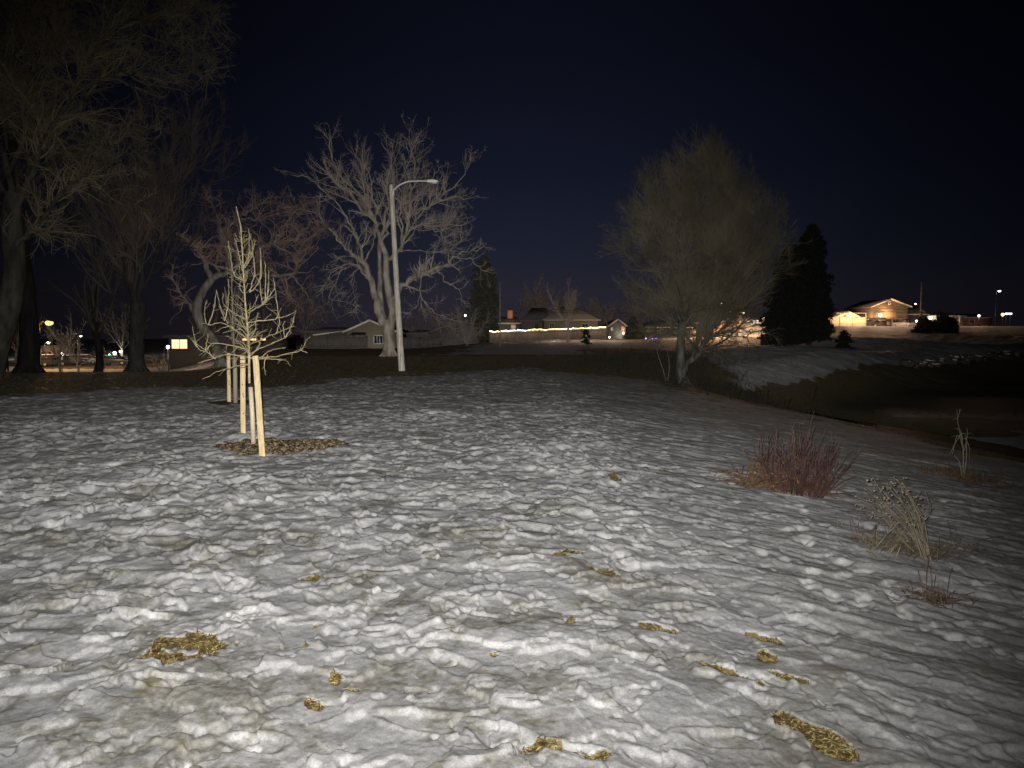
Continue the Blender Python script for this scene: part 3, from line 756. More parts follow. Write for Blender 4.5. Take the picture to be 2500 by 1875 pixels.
    tree_from('round_crowned_tree', 'full bare tree with leaning stems and dense fine twigs on the creek bank', 'tree', b, (P, Rr),
        [(L1, r1, 4), (L2, r2, 3), (L3, r3, 3), (D1, q1, 4), (D2, q2, 3)], bark('creek_bark', (.04, .04, .035), (.12, .118, .105), 4), mat('olive_twigs', (.075, .065, .044), (.15, .13, .09), .7, .8), g, 10, flare=flare_of(b, .3, 0, g))

def simple_tree(name, label, px, py, Y, H, r, sp, g, bm, tm, dens=(2.2, 3, 3), rm=(.02, .014, .01), group=None, fork=.25, nm=(600, 3000, 8000), up=.06, zb=None, tw=(.16, .16, .16)):
    x = at(px, py, Y)[0]; z = float(base_h(x, Y)) if zb is None else zb
    b = np.array([x, Y, z])
    P, Rr = resample([b - [0, 0, .2], b + [g.uniform(-.1, .1), 0, H * fork * .5], b + [g.uniform(-.15, .15), 0, H * fork]], (r, r * .8), 8); P = P[None]; Rr = Rr[None]
    n = 7; Ps = []; Rs = []
    for k in range(n):
        a = 2 * math.pi * k / n + g.uniform(-.3, .3); w = g.uniform(.35, 1) * sp * (0.25 if k == 0 else 1)
        top = b + [math.cos(a) * w, math.sin(a) * w, H * g.uniform(.75, 1) * (1 - .25 * w / sp)]
        st = P[0, -2] if k % 2 else P[0, -1]
        mid = st * .5 + top * .5 + [math.cos(a) * w * .15, math.sin(a) * w * .15, 0]
        p, q = resample([st, mid, top], (r * .55, rm[0]), 12); Ps.append(p); Rs.append(q)
    Ps = np.stack(Ps); Rs = np.stack(Rs); Ps, _ = wiggle(Ps, None, g, H * .006)
    L1, r1 = grow(Ps, Rs, g, dens[0], .12, 1, (.3, .9), .4, H * .05, H * .22, 7, tw[0], up, .5, rm[0], .3, nmax=nm[0])
    L2, r2 = grow(L1, r1, g, dens[1], .1, 1, (.3, .9), .5, H * .025, H * .12, 5, tw[1], up, .5, rm[1], .4, nmax=nm[1])
    L3, r3 = grow(L2, r2, g, dens[2], .1, 1, (.3, .9), .5, H * .015, H * .06, 4, tw[2], up, .5, rm[2], .5, nmax=nm[2])
    t = thing(name, label, 'tree', b, group)
    V, F = join([tubes(P, Rr, 8), tubes(Ps, Rs, 6)]); mesh_np('trunk', V, F, bm, t, True)
    cp_ = [tubes(a, c, s) for a, c, s in ((L1, r1, 4), (L2, r2, 3), (L3, r3, 3)) if len(a)]
    V, F = join(cp_); mesh_np('crown', V, F, tm, t, True)
    return t
def conifer(name, label, px, Y, ytop, H, W, g, matl, bm, snow=None, cat='evergreen tree', trunk=.12, py=840, n=None, zb=None):
    x = at(px, py, Y)[0]; z = float(base_h(x, Y)) if zb is None else zb
    t = thing(name, label, cat, (x, Y, z))
    b = np.array([x, Y, z])
    P, Rr = resample([b - [0, 0, .2], b + [0, 0, H * .5], b + [0, 0, H * .97]], (H * .022, .02), 8)
    V, F = tubes(P[None], Rr[None], 8); mesh_np('trunk', V, F, bm, t, True)
    n = n or int(H * 34)
    h = g.uniform(0, 1, n) ** .85; zz = H * (trunk + (1 - trunk) * h)
    a = g.uniform(0, 2 * math.pi, n); L = W * np.clip((1 - h) * 2.4, 0, 1) ** .55 * (.78 + .22 * np.sin(h * 17 + a * 2)) * g.uniform(.55, 1.2, n) + .02 * H
    d = np.stack([np.cos(a), np.sin(a), np.zeros(n)], -1)
    K = 5; tt = np.linspace(0, 1, K)
    Q = b + d[:, None] * (L[:, None] * tt)[:, :, None]
    Q[:, :, 2] = z + zz[:, None] + L[:, None] * (-.28 * tt + .12 * tt ** 2)[None]
    q = (.012 * H * (1 - h) + .01)[:, None] * (1 - .7 * tt)[None] * .35
    L2, r2 = grow(Q, q, g, 9 / max(1, H / 7), .1, 1, (.5, 1.0), .32, .05, 1.2, 3, .1, -.06, .6, .005, .5, nmax=9000)
    # needle sprays: flat quads
    M = len(L2); k = 5
    c = np.repeat(L2[:, 1], k, 0) + g.normal(size=(M * k, 3)) * .05 * (H / 6) ** .5
    u = nrm(np.repeat(L2[:, -1] - L2[:, 0], k, 0) + g.normal(size=(M * k, 3)) * .6) * .16 * (H / 6) ** .6; v = nrm(np.cross(u, g.normal(size=(M * k, 3)))) * .035 * (H / 6) ** .6
    V2 = np.stack([c - u - v, c + u - v * .3, c + u + v * .3, c - u + v], 1).reshape(-1, 3); F2 = np.arange(M * k * 4).reshape(-1, 4)
    V, F = join([tubes(Q, q, 3), tubes(L2, r2, 3), (V2, F2)]); mesh_np('crown', V, F, matl, t, False)
    return t

def sapling():
    g = rs(120); Y = MULCH_C[1] + .1
    zz = lambda x, y: (400 + x / 2.37, 450 + y / 2.37)
    def z(*a): return [zz(a[i], a[i+1]) for i in range(0, len(a), 2)]
    gb = hit(619, 1088); Y = gb[1]
    b = np.array([gb[0], Y, ground_z(gb[0], Y)])
    t = thing('sapling', 'young bare staked sapling with pale upswept branches rising from the wood chip ring', 'tree', b)
    tp = [(496,1165),(494,1060),(490,900),(480,780),(472,700),(466,600),(461,520),(455,400),(443,240),(430,180),(418,128)]
    P0, R0 = resample([b] + [at(*zz(*p), Y) for p in tp], (.028, .006), 30)
    bk = mat('sapling_bark', (.30, .25, .14), (.56, .49, .31), 18, .7, .2, 60)
    V, F = tubes(P0[None], R0[None], 8); mesh_np('trunk', V, F, bk, t, True)
    BR = [
     (490,900,420,850,330,800,255,815,235,750,245,670),(255,815,285,740,305,612),(480,780,400,740,345,690,342,630),(370,805,335,740,308,618),
     (350,790,372,700,375,552),(470,560,410,530,388,430,371,328),(462,525,432,400,410,308),(465,470,492,400,491,258),(468,482,512,400,500,284),
     (466,465,516,380,532,324),(455,400,447,300,448,224),(497,625,523,520,520,440,512,362),(500,622,548,570,560,470,560,368),(515,616,562,540,562,430),
     (488,745,560,700,602,640,607,498),(540,715,582,680,588,580,585,448),(570,700,560,620,557,558),(585,690,600,640,598,575),(600,660,640,600,632,545),
     (482,800,560,790,652,775,655,700,634,545),(652,775,720,760,766,730),(490,930,560,900,650,860,755,820),(495,980,600,930,700,890,740,860),
     (500,1005,620,1000,720,980,795,960,815,910,846,884),(795,960,828,976),(500,1008,640,1012,700,1018,738,1052),(486,955,380,930,280,920,235,970,190,930,165,822),
     (235,970,198,950,165,900),(240,962,258,868),(492,1000,380,985,280,1008,198,1032),(494,1040,380,1060,300,1088,223,1128),(300,1010,240,960,172,912),
     (700,890,735,830,762,735),(650,860,668,800,660,740),(700,890,690,820,702,790),(600,985,580,1040,590,1105),(560,1000,620,960,705,945),
     (490,860,430,790,395,760),(478,740,520,700,545,640),(474,690,430,650,400,645),(470,640,440,600,445,560),(484,830,530,800,545,740),
     (488,880,440,840,340,860),(492,960,430,1000,400,1060),(490,900,560,860,600,840),(494,985,450,930,415,900),(420,850,380,820,300,850),(494,1000,540,950,570,870),
     (492,930,470,860,430,830),(490,910,530,840,528,780),(487,850,455,800,452,740),(482,790,500,740,496,690),
    ]
    Ps = []; Rs = []
    for i, a in enumerate(BR):
        px = [zz(a[k], a[k+1]) for k in range(0, len(a), 2)]; n = len(px)
        # depth offset grows outward from trunk
        s = g.choice([-1, 1]) * g.uniform(.08, .45) * min(1.6, abs(a[-2] - a[0]) / 150 + .5)
        on = abs(a[0] - 480) < 45
        pts = [at(x, y, Y + (s * (k / (n - 1)) ** .8 if on else s * .3 * (k / (n-1)))) for k, (x, y) in enumerate(px)]
        ln = sum(np.linalg.norm(pts[k+1] - pts[k]) for k in range(n - 1))
        P, Rr = resample(pts, (.0062 + .0045 * min(ln, 1), .0034), 14); Ps.append(P); Rs.append(Rr)
    Ps = np.stack(Ps); Rs = np.stack(Rs)
    Ps[:, 1:] += g.normal(size=Ps[:, 1:].shape) * .004
    L1, r1 = grow(Ps, Rs, g, 7.0, .1, .95, (.5, 1.2), .26, .04, .20, 5, .22, .05, .6, .0028, .5)
    L0, r0 = grow(P0[None], R0[None], g, 15, .38, .9, (.9, 1.4), .12, .10, .34, 6, .15, .06, .25, .0040, .5)
    L2, r2 = grow(L0, r0, g, 9, .1, .95, (.5, 1.1), .4, .05, .15, 4, .15, .05, .6, .0035, .5)
    V, F = join([tubes(Ps, Rs, 6), tubes(L1, r1, 4), tubes(L0, r0, 4), tubes(L2, r2, 3)])
    mesh_np('crown', V, F, bk, t, True)
    # pale plastic trunk guard
    m = MB(); gt = at(*zz(502, 1172), Y); m.tube([b + [0, 0, -.02], b * .5 + gt * .5 + [.004, 0, 0], gt], [.037, .035, .034], 14)
    m.build('trunk_guard', mat('guard_plastic', (.62, .54, .38), (.72, .64, .48), 8, .5), t, True)
    m = MB(); c = at(*zz(504, 1160), Y); m.tube([c - [0, 0, .03], c + [0, 0, .025]], [.042, .042], 14); m.build('rubber_strap', mat('black_rubber', (.02, .02, .02)), t, True)
    wd = mat('lumber', (.58, .44, .24), (.82, .66, .40), 9, .65, .25, 40, stretch=(6, 6, .6)); kn = mat('knot', (.22, .11, .04))
    def stake(px0, py0, px1, py1, w, d, lab, Yt=None, sd=1, prt=True):
        q = hit(px0, py0 - 2); q[2] = ground_z(q[0], q[1]) - .05; top = at(px1, py1, q[1] + (Yt or 0))
        e = thing('wooden_stake', lab, 'stake', q, 'lumber stakes beside the young trees')
        ax = nrm(top - q); L = np.linalg.norm(top - q); n = 12; V = []
        rr = rs(sd)
        u = nrm(np.cross(ax, [0, 1.0, 0])); v = np.cross(u, ax)
        for k in range(n):
            c = q + ax * L * k / (n - 1); j = rr.normal(size=2) * .0012
            for a, c2 in ((-1, -1), (1, -1), (1, 1), (-1, 1)): V.append(c + u * (a * w / 2 + j[0]) + v * (c2 * d / 2 + j[1]))
        F = []
        for k in range(n - 1):
            for s in range(4): F.append((k*4+s, k*4+(s+1)%4, (k+1)*4+(s+1)%4, (k+1)*4+s))
        F += [(3,2,1,0), tuple((n-1)*4+i for i in range(4))]
        o = mesh_np('post', V, F, wd, e)
        bv = o.modifiers.new('b', 'BEVEL'); bv.width = .004; bv.segments = 2
        mk = MB()
        for k in range(5):
            c = q + ax * L * rr.uniform(.12, .95) + u * rr.uniform(-.3, .3) * w - v * (d / 2 + .0005) * 1
            cc = c if (c[1] < q[1]) else c + v * (d + .001)
            mk = MB(); mk.ball(cc, .010, 8, 4, .2, k, (1, .2, 1.3)); mk.build('knot', kn, e, True)
        return e
    stake(642, 1120, 624, 869, .076, .038, 'tall pale lumber stake leaning left at the front of the wood chip ring', .25, 1)
    stake(594, 1072, 593, 868, .076, .038, 'upright pale lumber stake left of the sapling trunk, behind the leaning one', 0, 2)
    # tie wires between stakes and trunk
    m = MB(); c = at(*zz(458, 1050), Y); c2 = at(*zz(492, 1046), Y); c3 = at(*zz(535, 1060), Y - .4)
    for dz in (-.03, 0, .03, .09): m.tube([c + [-.06, -.05, dz], c + [0.05, -.06, dz + .012], c2 + [0, 0, dz]], .005, 5)
    m.tube([c2, c2 * .5 + c3 * .5 - [0, 0, .02], c3], .004, 5)
    m.build('tie_strap', mat('green_tie', (.10, .12, .07)), t, True)
    # second young tree further back
    q = hit(575, 984); q[2] = ground_z(q[0], q[1]); Y2 = q[1]
    t2 = thing('sapling', 'second smaller staked sapling standing farther back, half hidden behind the first one', 'tree', q)
    P0, R0 = resample([q, at(573, 900, Y2), at(569, 800, Y2), at(566, 700, Y2), at(564, 610, Y2)], (.035, .008), 20)
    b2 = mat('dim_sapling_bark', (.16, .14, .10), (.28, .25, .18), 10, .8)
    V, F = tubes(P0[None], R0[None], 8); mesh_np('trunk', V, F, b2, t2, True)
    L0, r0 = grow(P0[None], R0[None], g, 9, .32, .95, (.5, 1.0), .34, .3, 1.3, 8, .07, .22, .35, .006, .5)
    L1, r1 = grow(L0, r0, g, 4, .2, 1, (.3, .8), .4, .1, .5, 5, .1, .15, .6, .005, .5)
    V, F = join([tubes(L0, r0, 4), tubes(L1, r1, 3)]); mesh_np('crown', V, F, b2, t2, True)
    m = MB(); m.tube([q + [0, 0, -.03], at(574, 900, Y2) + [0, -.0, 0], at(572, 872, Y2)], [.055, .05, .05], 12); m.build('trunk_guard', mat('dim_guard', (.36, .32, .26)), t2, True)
    stake(560, 984, 558, 862, .08, .04, 'thin upright lumber stake beside the farther sapling, left of the front three', 0, 3)

def bushes():
    g = rs(130)
    # red-stemmed shrub
    c = hit(1962, 1208); Y = c[1]
    c = c + np.array([-.16, 0, 0]); t = thing('red_stemmed_shrub', 'upright bare shrub with deep red stems growing out of the snow on the right', 'shrub', c)
    n = 270; a = g.uniform(0, 2 * math.pi, n); rr = np.sqrt(g.uniform(0, 1, n))
    sx = .33; base = np.stack([c[0] + .06 + np.cos(a) * rr * sx, Y + np.sin(a) * rr * .30, np.full(n, c[2])], -1)
    base[:, 2] = base_h(base[:, 0], base[:, 1])
    H = (.30 + .56 * g.uniform(0, 1, n) ** 1.5) * (1.05 - .35 * rr); d = nrm(np.stack([np.cos(a) * rr * .46, np.sin(a) * rr * .40, np.ones(n)], -1))
    K = 8; Q = np.empty((n, K, 3)); Q[:, 0] = base
    dd = d.copy()
    for k in range(1, K):
        dd = nrm(dd + g.normal(size=(n, 3)) * .11 + [0, 0, .05]); Q[:, k] = Q[:, k-1] + dd * (H * 1.12 / (K - 1))[:, None]
    q = (.0052 * g.uniform(.6, 1.2, n))[:, None] * (1 - .6 * np.linspace(0, 1, K))[None]
    L1, r1 = grow(Q, q, g, 4.5, .25, .98, (.3, .8), .35, .08, .30, 5, .12, .12, .7, .0028, .5)
    rm = mat('red_stems', (.040, .017, .017), (.085, .042, .038), 8, .5, spec=.4)
    V, F = join([tubes(Q, q, 5), tubes(L1, r1, 3)]); mesh_np('stems', V, F, rm, t, True)
    V, F = tubes(*grow(Q, q, g, 3.0, .7, 1, (.2, .5), .3, .08, .2, 4, .1, .1, .6, .0024, .5), 3); mesh_np('stem_tips', V, F, mat('grey_tips', (.12, .085, .078), (.19, .145, .13), 5), t, True)['kind'] = 'stuff'
    # golden dead leaves and crossing litter at the left foot
    m = 420; P = np.stack([c[0] - .18 + g.normal(size=m) * .26, Y + g.normal(size=m) * .15, np.zeros(m)], -1); P[:, 2] = base_h(P[:, 0], P[:, 1]) + .05 + np.abs(g.normal(size=m)) * .15
    u = nrm(g.normal(size=(m, 3))) * g.uniform(.012, .035, m)[:, None]; v = nrm(np.cross(u, g.normal(size=(m, 3)))) * .009
    V = np.stack([P - u, P + v, P + u, P - v], 1).reshape(-1, 3); mesh_np('dead_leaves', V, np.arange(m * 4).reshape(-1, 4), mat('tan_leaves', (.22, .15, .07), (.11, .07, .03), 20), t)
    m = 160; P = np.stack([c[0] + g.uniform(-.6, .45, m), Y + g.normal(size=m) * .14, np.zeros(m)], -1); P[:, 2] = base_h(P[:, 0], P[:, 1]) + .06
    d = nrm(np.stack([g.uniform(-1, .6, m), g.normal(size=m) * .3, g.uniform(0, .5, m)], -1)); L = g.uniform(.15, .45, m)[:, None]
    Q2 = np.stack([P, P + d * L * .5 + [0, 0, .03], P + d * L], 1); V, F = tubes(Q2, np.full((m, 3), .0042), 3); mesh_np('fallen_stems', V, F, mat('russet_litter', (.07, .035, .018), (.17, .105, .05), 14), t, True)
    # leaning seed-head clump
    c = hit(2235, 1362); Y = c[1]
    t = thing('dried_perennial_clump', 'dried tan clump of leaning stalks with fluffy seed heads right of the red shrub', 'plant', c)
    tan = mat('dry_stalk', (.18, .155, .11), (.32, .275, .20), 12, .8)
    z1 = lambda x, y: (1700 + x / 2.37, 800 + y / 2.37)
    st = [((1330,1310),(1240,1150),(1130,1000),(1010,880)),((1340,1315),(1230,1180),(1080,1040),(930,985)),((1345,1310),(1250,1120),(1180,1000),(1090,905)),
          ((1320,1320),(1260,1200),(1150,1080),(985,940)),((1350,1320),(1300,1180),(1220,1040),(1120,905)),((1360,1320),(1290,1100),(1220,960),(1150,870)),
          ((1350,1310),(1310,1150),(1350,1050),(1325,950)),((1355,1315),(1320,1120),(1260,1010),(1190,900)),((1330,1300),(1200,1230),(1100,1120),(1030,1050)),
          ((1320,1310),(1180,1180),(1080,1080),(960,1060)),((1345,1320),(1290,1230),(1240,1120),(1180,980)),((1360,1310),(1300,1200),(1260,1060),(1230,960)),
          ((1000,1320),(1080,1270),(1130,1230),(1190,1190)),((1080,1350),(1010,1250),(960,1230),(900,1215)),((1100,1350),(1040,1240),(1030,1180),(1040,1140)),
          ((960,1310),(1050,1260),(1140,1160),(1200,1130)),((1150,1330),(1180,1260),(1190,1230),(1195,1190)),((1080,1340),(1140,1270),(1180,1220),(1230,1160)),
          ((1060,1350),(1000,1300),(980,1260),(985,1220)),((1010,1330),(1000,1290),(1040,1240),(1100,1230)),((1390,1330),(1395,1300),(1398,1285),(1400,1270)),
          ((1190,1360),(1150,1300),(1180,1260),(1200,1240)),((1370,1320),(1330,1240),(1280,1180),(1270,1110))]
    Ps = []; Rs = []
    for k, s in enumerate(st):
        for rep in range(2 if k < 12 else 3):
            dy = g.uniform(-.22, .22); o = Y + dy
            pts = [at(*z1(x + g.normal() * 9 * (rep > 0), y + g.normal() * 8 * (rep > 0)), o + .1 * i * g.uniform(-1, 1)) for i, (x, y) in enumerate(s)]
            pts[0][2] = base_h(pts[0][0], pts[0][1]) - .02
            P, Rr = resample(pts, (.0055, .0022), 12); Ps.append(P); Rs.append(Rr)
    Ps = np.stack(Ps); Rs = np.stack(Rs)
    V, F = join([tubes(Ps, Rs, 4), tubes(*grow(Ps, Rs, g, 6, .3, 1, (.4, 1.), .2, .05, .16, 4, .2, .05, .6, .002, .5), 3)]); mesh_np('stalks', V, F, tan, t, True)
    hd = MB(); idx = [i for i in range(len(Ps)) if i < 20 and i % 2 < 2 and i not in (12, 13)]
    for i in idx:
        for k in range(11):
            p = Ps[i, 11 - k % 7] + g.normal(size=3) * [.028, .03, .026] - np.array([0, 0, .01]); hd.ball(p, g.uniform(.004, .010), 5, 4, .5, int(g.randint(999)), (g.uniform(.8, 1.8), 1, g.uniform(.6, 1.2)))
    hd.build('seed_heads', mat('seed_fluff', (.22, .20, .15), (.34, .31, .24), 30, .95), t, True)['kind'] = 'stuff'
    m = 260; P = np.stack([c[0] + g.normal(size=m) * .17, Y + g.normal(size=m) * .12, np.zeros(m)], -1); P[:, 2] = base_h(P[:, 0], P[:, 1]) + .02
    d = nrm(np.stack([g.normal(size=m), g.normal(size=m) * .6, g.uniform(.1, 1.1, m)], -1)); L = g.uniform(.06, .22, m)[:, None]
    Q2 = np.stack([P, P + d * L * .5, P + d * L - [0, 0, .02]], 1); V, F = tubes(Q2, np.full((m, 3), .0035), 3); mesh_np('basal_leaves', V, F, mat('straw_litter', (.17, .13, .085), (.08, .06, .04), 14), t, True)
    # little twig plants
    def twig_plant(px, py, pts, label, colr, name, n=5):
        c = hit(px, py); t = thing(name, label, 'plant', c); Ps = []; Rs = []
        for s in pts:
            p = [at(x, y, c[1] + g.uniform(-.06, .06)) for x, y in s]; p[0] = np.array([p[0][0], p[0][1], float(base_h(p[0][0], p[0][1])) - .02])
            P, Rr = resample(p, (.0045, .0018), 9); Ps.append(P); Rs.append(Rr)
        Ps = np.stack(Ps); Rs = np.stack(Rs); V, F = tubes(Ps, Rs, 4); mesh_np('stems', V, F, colr, t, True)
        m = 60 + n * 12; P = np.stack([c[0] + g.normal(size=m) * .10, c[1] + g.normal(size=m) * .07, np.zeros(m)], -1); P[:, 2] = base_h(P[:, 0], P[:, 1]) + .015
        d = nrm(np.stack([g.normal(size=m), g.normal(size=m), g.uniform(0, .6, m)], -1)); L = g.uniform(.04, .14, m)[:, None]
        Q2 = np.stack([P, P + d * L * .5 + [0, 0, .01], P + d * L], 1); V, F = tubes(Q2, np.full((m, 3), .0028), 3)
        mesh_np('litter', V, F, mat('dark_litter', (.16, .10, .06), (.07, .045, .03), 20), t, True)['kind'] = 'stuff'
        return t
    rd = mat('brown_red_stem', (.16, .09, .07), (.26, .17, .13), 10)
    twig_plant(2268, 1472, [((2262,1470),(2250,1430),(2240,1390)),((2266,1472),(2275,1420),(2262,1365)),((2272,1472),(2262,1440),(2235,1405)),((2260,1472),(2262,1400),(2268,1350)),
        ((2285,1475),(2288,1450),(2290,1425)),((2296,1478),(2298,1460),(2292,1440)),((2240,1462),(2225,1450),(2210,1445)),((2300,1478),(2320,1460),(2330,1440)),((2310,1425),(2318,1405),(2324,1385))],
        'small cluster of thin reddish twigs poking out of the snow below the tan clump', rd, 'twig_plant', 8)
    twig_plant(2345, 1352, [((2340,1350),(2320,1330),(2300,1310)),((2345,1350),(2325,1315),(2312,1268)),((2350,1352),(2345,1320),(2322,1300)),((2352,1352),(2390,1320),(2450,1308)),((2338,1350),(2345,1330),(2330,1290))],
        'sparse dark twigs in the snow right of the tan clump', mat('grey_stem', (.10, .09, .08), (.16, .14, .12), 10), 'twig_plant', 3)
    twig_plant(2095, 1330, [((2096,1332),(2080,1300),(2075,1272)),((2100,1330),(2088,1290),(2078,1265)),((2104,1325),(2095,1290),(2096,1275))], 'few thin dark stems at the left foot of the tan clump', rd, 'twig_plant', 1)
    # bent straw like a cane
    c = hit(2057, 1302); Y = c[1]; pts = [at(2057, 1303, Y), at(2056, 1285, Y), at(2054, 1272, Y), at(2050, 1268, Y), at(2046, 1271, Y), at(2045, 1280, Y)]; pts[0][2] -= .04
    P, Rr = resample(pts, (.004, .003), 16); V, F = tubes(P[None], Rr[None], 6); tag(mesh_np('bent_straw', V, F, tan, None, True, c), 'single pale straw bent over like a cane in the snow', 'plant')
    # dried vine stalk
    c = hit(2352, 1172); Y = c[1]
    t = thing('dried_stalk', 'tall ragged dried stalk with drooping strands above the dark creek slope at far right', 'plant', c)
    S = [((2352,1172),(2352,1110),(2350,1080),(2340,1040),(2336,1000)),((2350,1090),(2338,1060),(2325,1110)),((2355,1100),(2362,1060),(2360,1045)),((2350,1075),(2345,1050),(2330,1045)),
         ((2353,1172),(2360,1110),(2358,1060)),((2349,1172),(2343,1130),(2330,1112)),((2338,1020),(2344,1000),(2342,996)),((2345,1060),(2328,1090),(2318,1112)),((2356,1070),(2366,1090),(2367,1120))]
    Ps = []; Rs = []
    for s in S:
        P, Rr = resample([at(x, y, Y + g.uniform(-.05, .05)) for x, y in s], (.014 if s[0][1] > 1150 else .008, .004), 10); Ps.append(P); Rs.append(Rr)
    Ps = np.stack(Ps); Rs = np.stack(Rs)
    V, F = join([tubes(Ps, Rs, 5), tubes(*grow(Ps, Rs, g, 8, .1, 1, (.4, 1.2), .25, .06, .25, 5, .3, -.25, .6, .003, .5), 3)])
    mesh_np('stalk', V, F, mat('grey_stalk', (.20, .18, .14), (.32, .29, .23), 8), t, True)
    m = 500; P = np.stack([c[0] + g.normal(size=m) * .32, c[1] + g.normal(size=m) * .3, np.zeros(m)], -1); P[:, 2] = base_h(P[:, 0], P[:, 1]) + .02
    d = nrm(np.stack([g.normal(size=m), g.normal(size=m), g.uniform(.2, 1.5, m)], -1)); L = g.uniform(.08, .26, m)[:, None]
    Q2 = np.stack([P, P + d * L * .5, P + d * L - [0, 0, .04]], 1); V, F = tubes(Q2, np.full((m, 3), .0035), 3); mesh_np('grass_tuft', V, F, mat('russet_grass', (.20, .12, .05), (.10, .065, .03), 8), t, True)['kind'] = 'stuff'
    # thin bare shoots in front of the creek tree
    c = hit(1625, 930); Y = c[1]; t = thing('thin_shoots', 'two slender bare shoots left of the creek bank tree trunk', 'plant', c)
    Ps = []; Rs = []
    for s in [((1626,930),(1618,900),(1605,860),(1598,800)),((1630,932),(1634,890),(1628,850))]:
        P, Rr = resample([at(x, y, Y) for x, y in s], (.03, .01), 10); Ps.append(P); Rs.append(Rr)
    Ps = np.stack(Ps); Rs = np.stack(Rs); V, F = join([tubes(Ps, Rs, 5), tubes(*grow(Ps, Rs, g, 2, .2, 1, (.3, .7), .3, .3, .8, 5, .15, .1, .5, .006, .5), 3)])
    mesh_np('stems', V, F, mat('grey_shoot', (.10, .10, .085), (.16, .155, .13), 5), t, True)
# ------------------------------------------------------------------ town
MATS = {}
def mm_(k, *a, **kw):
    if k not in MATS: MATS[k] = mat(k, *a, **kw)
    return MATS[k]
def light(name, pos, energy, c, parent=None, r=.15, typ='POINT'):
    l = bpy.data.lights.new(name, typ); l.energy = energy; l.color = c; l.shadow_soft_size = r
    o = bpy.data.objects.new(name, l); col.objects.link(o)
    if parent is not None: o.parent = parent; o.location = Vector([float(v) for v in pos]) - wloc(parent)
    else: o.location = Vector([float(v) for v in pos])
    return o
WARM = (1, .55, .22); AMBER = (1, .42, .12); COOL = (.85, .93, 1)
def E(key, c, s):
    if key not in MATS: MATS[key] = emit(key, c, s)
    return MATS[key]
def zz_at(px, py, Y): return at(px, py, Y)[2]
def xx_at(px, Y): return at(px, 822, Y)[0]

def street_lamp(label, px, py, Y, c, e, bulb, arm=1.2, metal=None, group=None, cat='street lamp', post_r=.07, side=1, zb=None, head_up=True):
    p = at(px, py, Y); px0 = p[0] - arm * side; z0 = float(base_h(px0, Y)) if zb is None else zb
    t = thing('street_lamp', label, cat, (px0, Y, z0), group)
    mt = metal or mm_('dark_metal', (.012, .012, .012), (.022, .022, .022), 5, .6)
    m = MB(); m.tube([(px0, Y, z0 - .2), (px0, Y, p[2] + (.0 if arm else .25))], [post_r, post_r * .7], 10); m.build('pole', mt, t, True)
    if arm:
        m = MB(); m.tube([(px0, Y, p[2] - .25), (px0 + arm * .4 * side, Y, p[2] + .12), (p[0], Y, p[2] + .16)], .04, 8); m.build('arm', mt, t, True)
    m = MB(); m.ball((p[0], Y, p[2] + .08), .24, 12, 6, 0, 0, (1.3, .9, .45)); m.build('lamp_head', mt, t, True)
    m = MB(); m.ball((p[0], Y, p[2] - .04), bulb, 12, 6, 0, 0, (1.1, 1, .75)); m.build('bulb', E('bulb_%0.1f_%0.1f' % (c[1], c[2]), c, 60 if c[1] > .6 else 3.0), t, True)
    if e: light('lamp_light', (p[0], Y - .1, p[2] - bulb - .12), e, c, t, .2)
    return t
def small_lamp(label, px, py, Y, c, r, e=0, on='wall', cat='lamp', s=40):
    """round lantern carried by a short bracket or post"""
    p = at(px, py, Y); z0 = float(base_h(p[0], Y))
    t = thing('garden_lantern' if on == 'post' else 'outdoor_lamp', label, cat, (p[0], Y, z0 if on == 'post' else p[2]))
    mt = mm_('dark_metal', (.012, .012, .012), (.022, .022, .022), 5, .6)
    m = MB()
    if on == 'post': m.tube([(p[0], Y, z0 - .1), (p[0], Y, p[2] - r * .8)], .04, 8)
    else: m.tube([(p[0], Y + .6, p[2] + r), (p[0], Y + .1, p[2] + r * 1.3), (p[0], Y, p[2] + r * .8)], .035, 6)
    m.build('pole' if on == 'post' else 'bracket', mt, t, True)
    m = MB(); m.ball(p, r, 12, 8, 0, 0, (1, 1, 1.15)); m.build('globe', E('globe_%0.1f_%0.1f' % (c[1], s), c, s), t, True)
    m = MB(); m.tube([(p[0], Y, p[2] + r * .95), (p[0], Y, p[2] + r * 1.25)], [r * .7, r * .2], 10); m.build('cap', mt, t)
    if e: light('lamp_light', (p[0], Y - r - .25, p[2] - .1), e, c, t, .2)
    return t
def window(parent, x0, x1, z0, z1, Y, pane, frame=None, mull=1, fw=.09, rail=0):
    frame = frame or mm_('white_trim', (.55, .54, .50), (.62, .60, .56), 3)
    m = MB(); f = fw
    m.box(((x0+x1)/2, Y-.04, z0-f/2), (x1-x0+2*f, .09, f)); m.box(((x0+x1)/2, Y-.04, z1+f/2), (x1-x0+2*f, .09, f))
    m.box((x0-f/2, Y-.04, (z0+z1)/2), (f, .09, z1-z0)); m.box((x1+f/2, Y-.04, (z0+z1)/2), (f, .09, z1-z0))
    for k in range(mull): m.box((x0+(x1-x0)*(k+1)/(mull+1), Y-.043, (z0+z1)/2), (f*.7, .08, z1-z0))
    for k in range(rail): m.box(((x0+x1)/2, Y-.046, z0+(z1-z0)*(k+1)/(rail+1)), (x1-x0, .07, f*.6))
    o = m.build('window', frame, parent)
    m = MB(); m.box(((x0+x1)/2, Y-.012, (z0+z1)/2), (x1-x0, .02, z1-z0)); m.build('pane', pane, o)
    return o
def glass(): return mm_('night_glass', (.03, .035, .045), None, rough=.15, spec=.6)
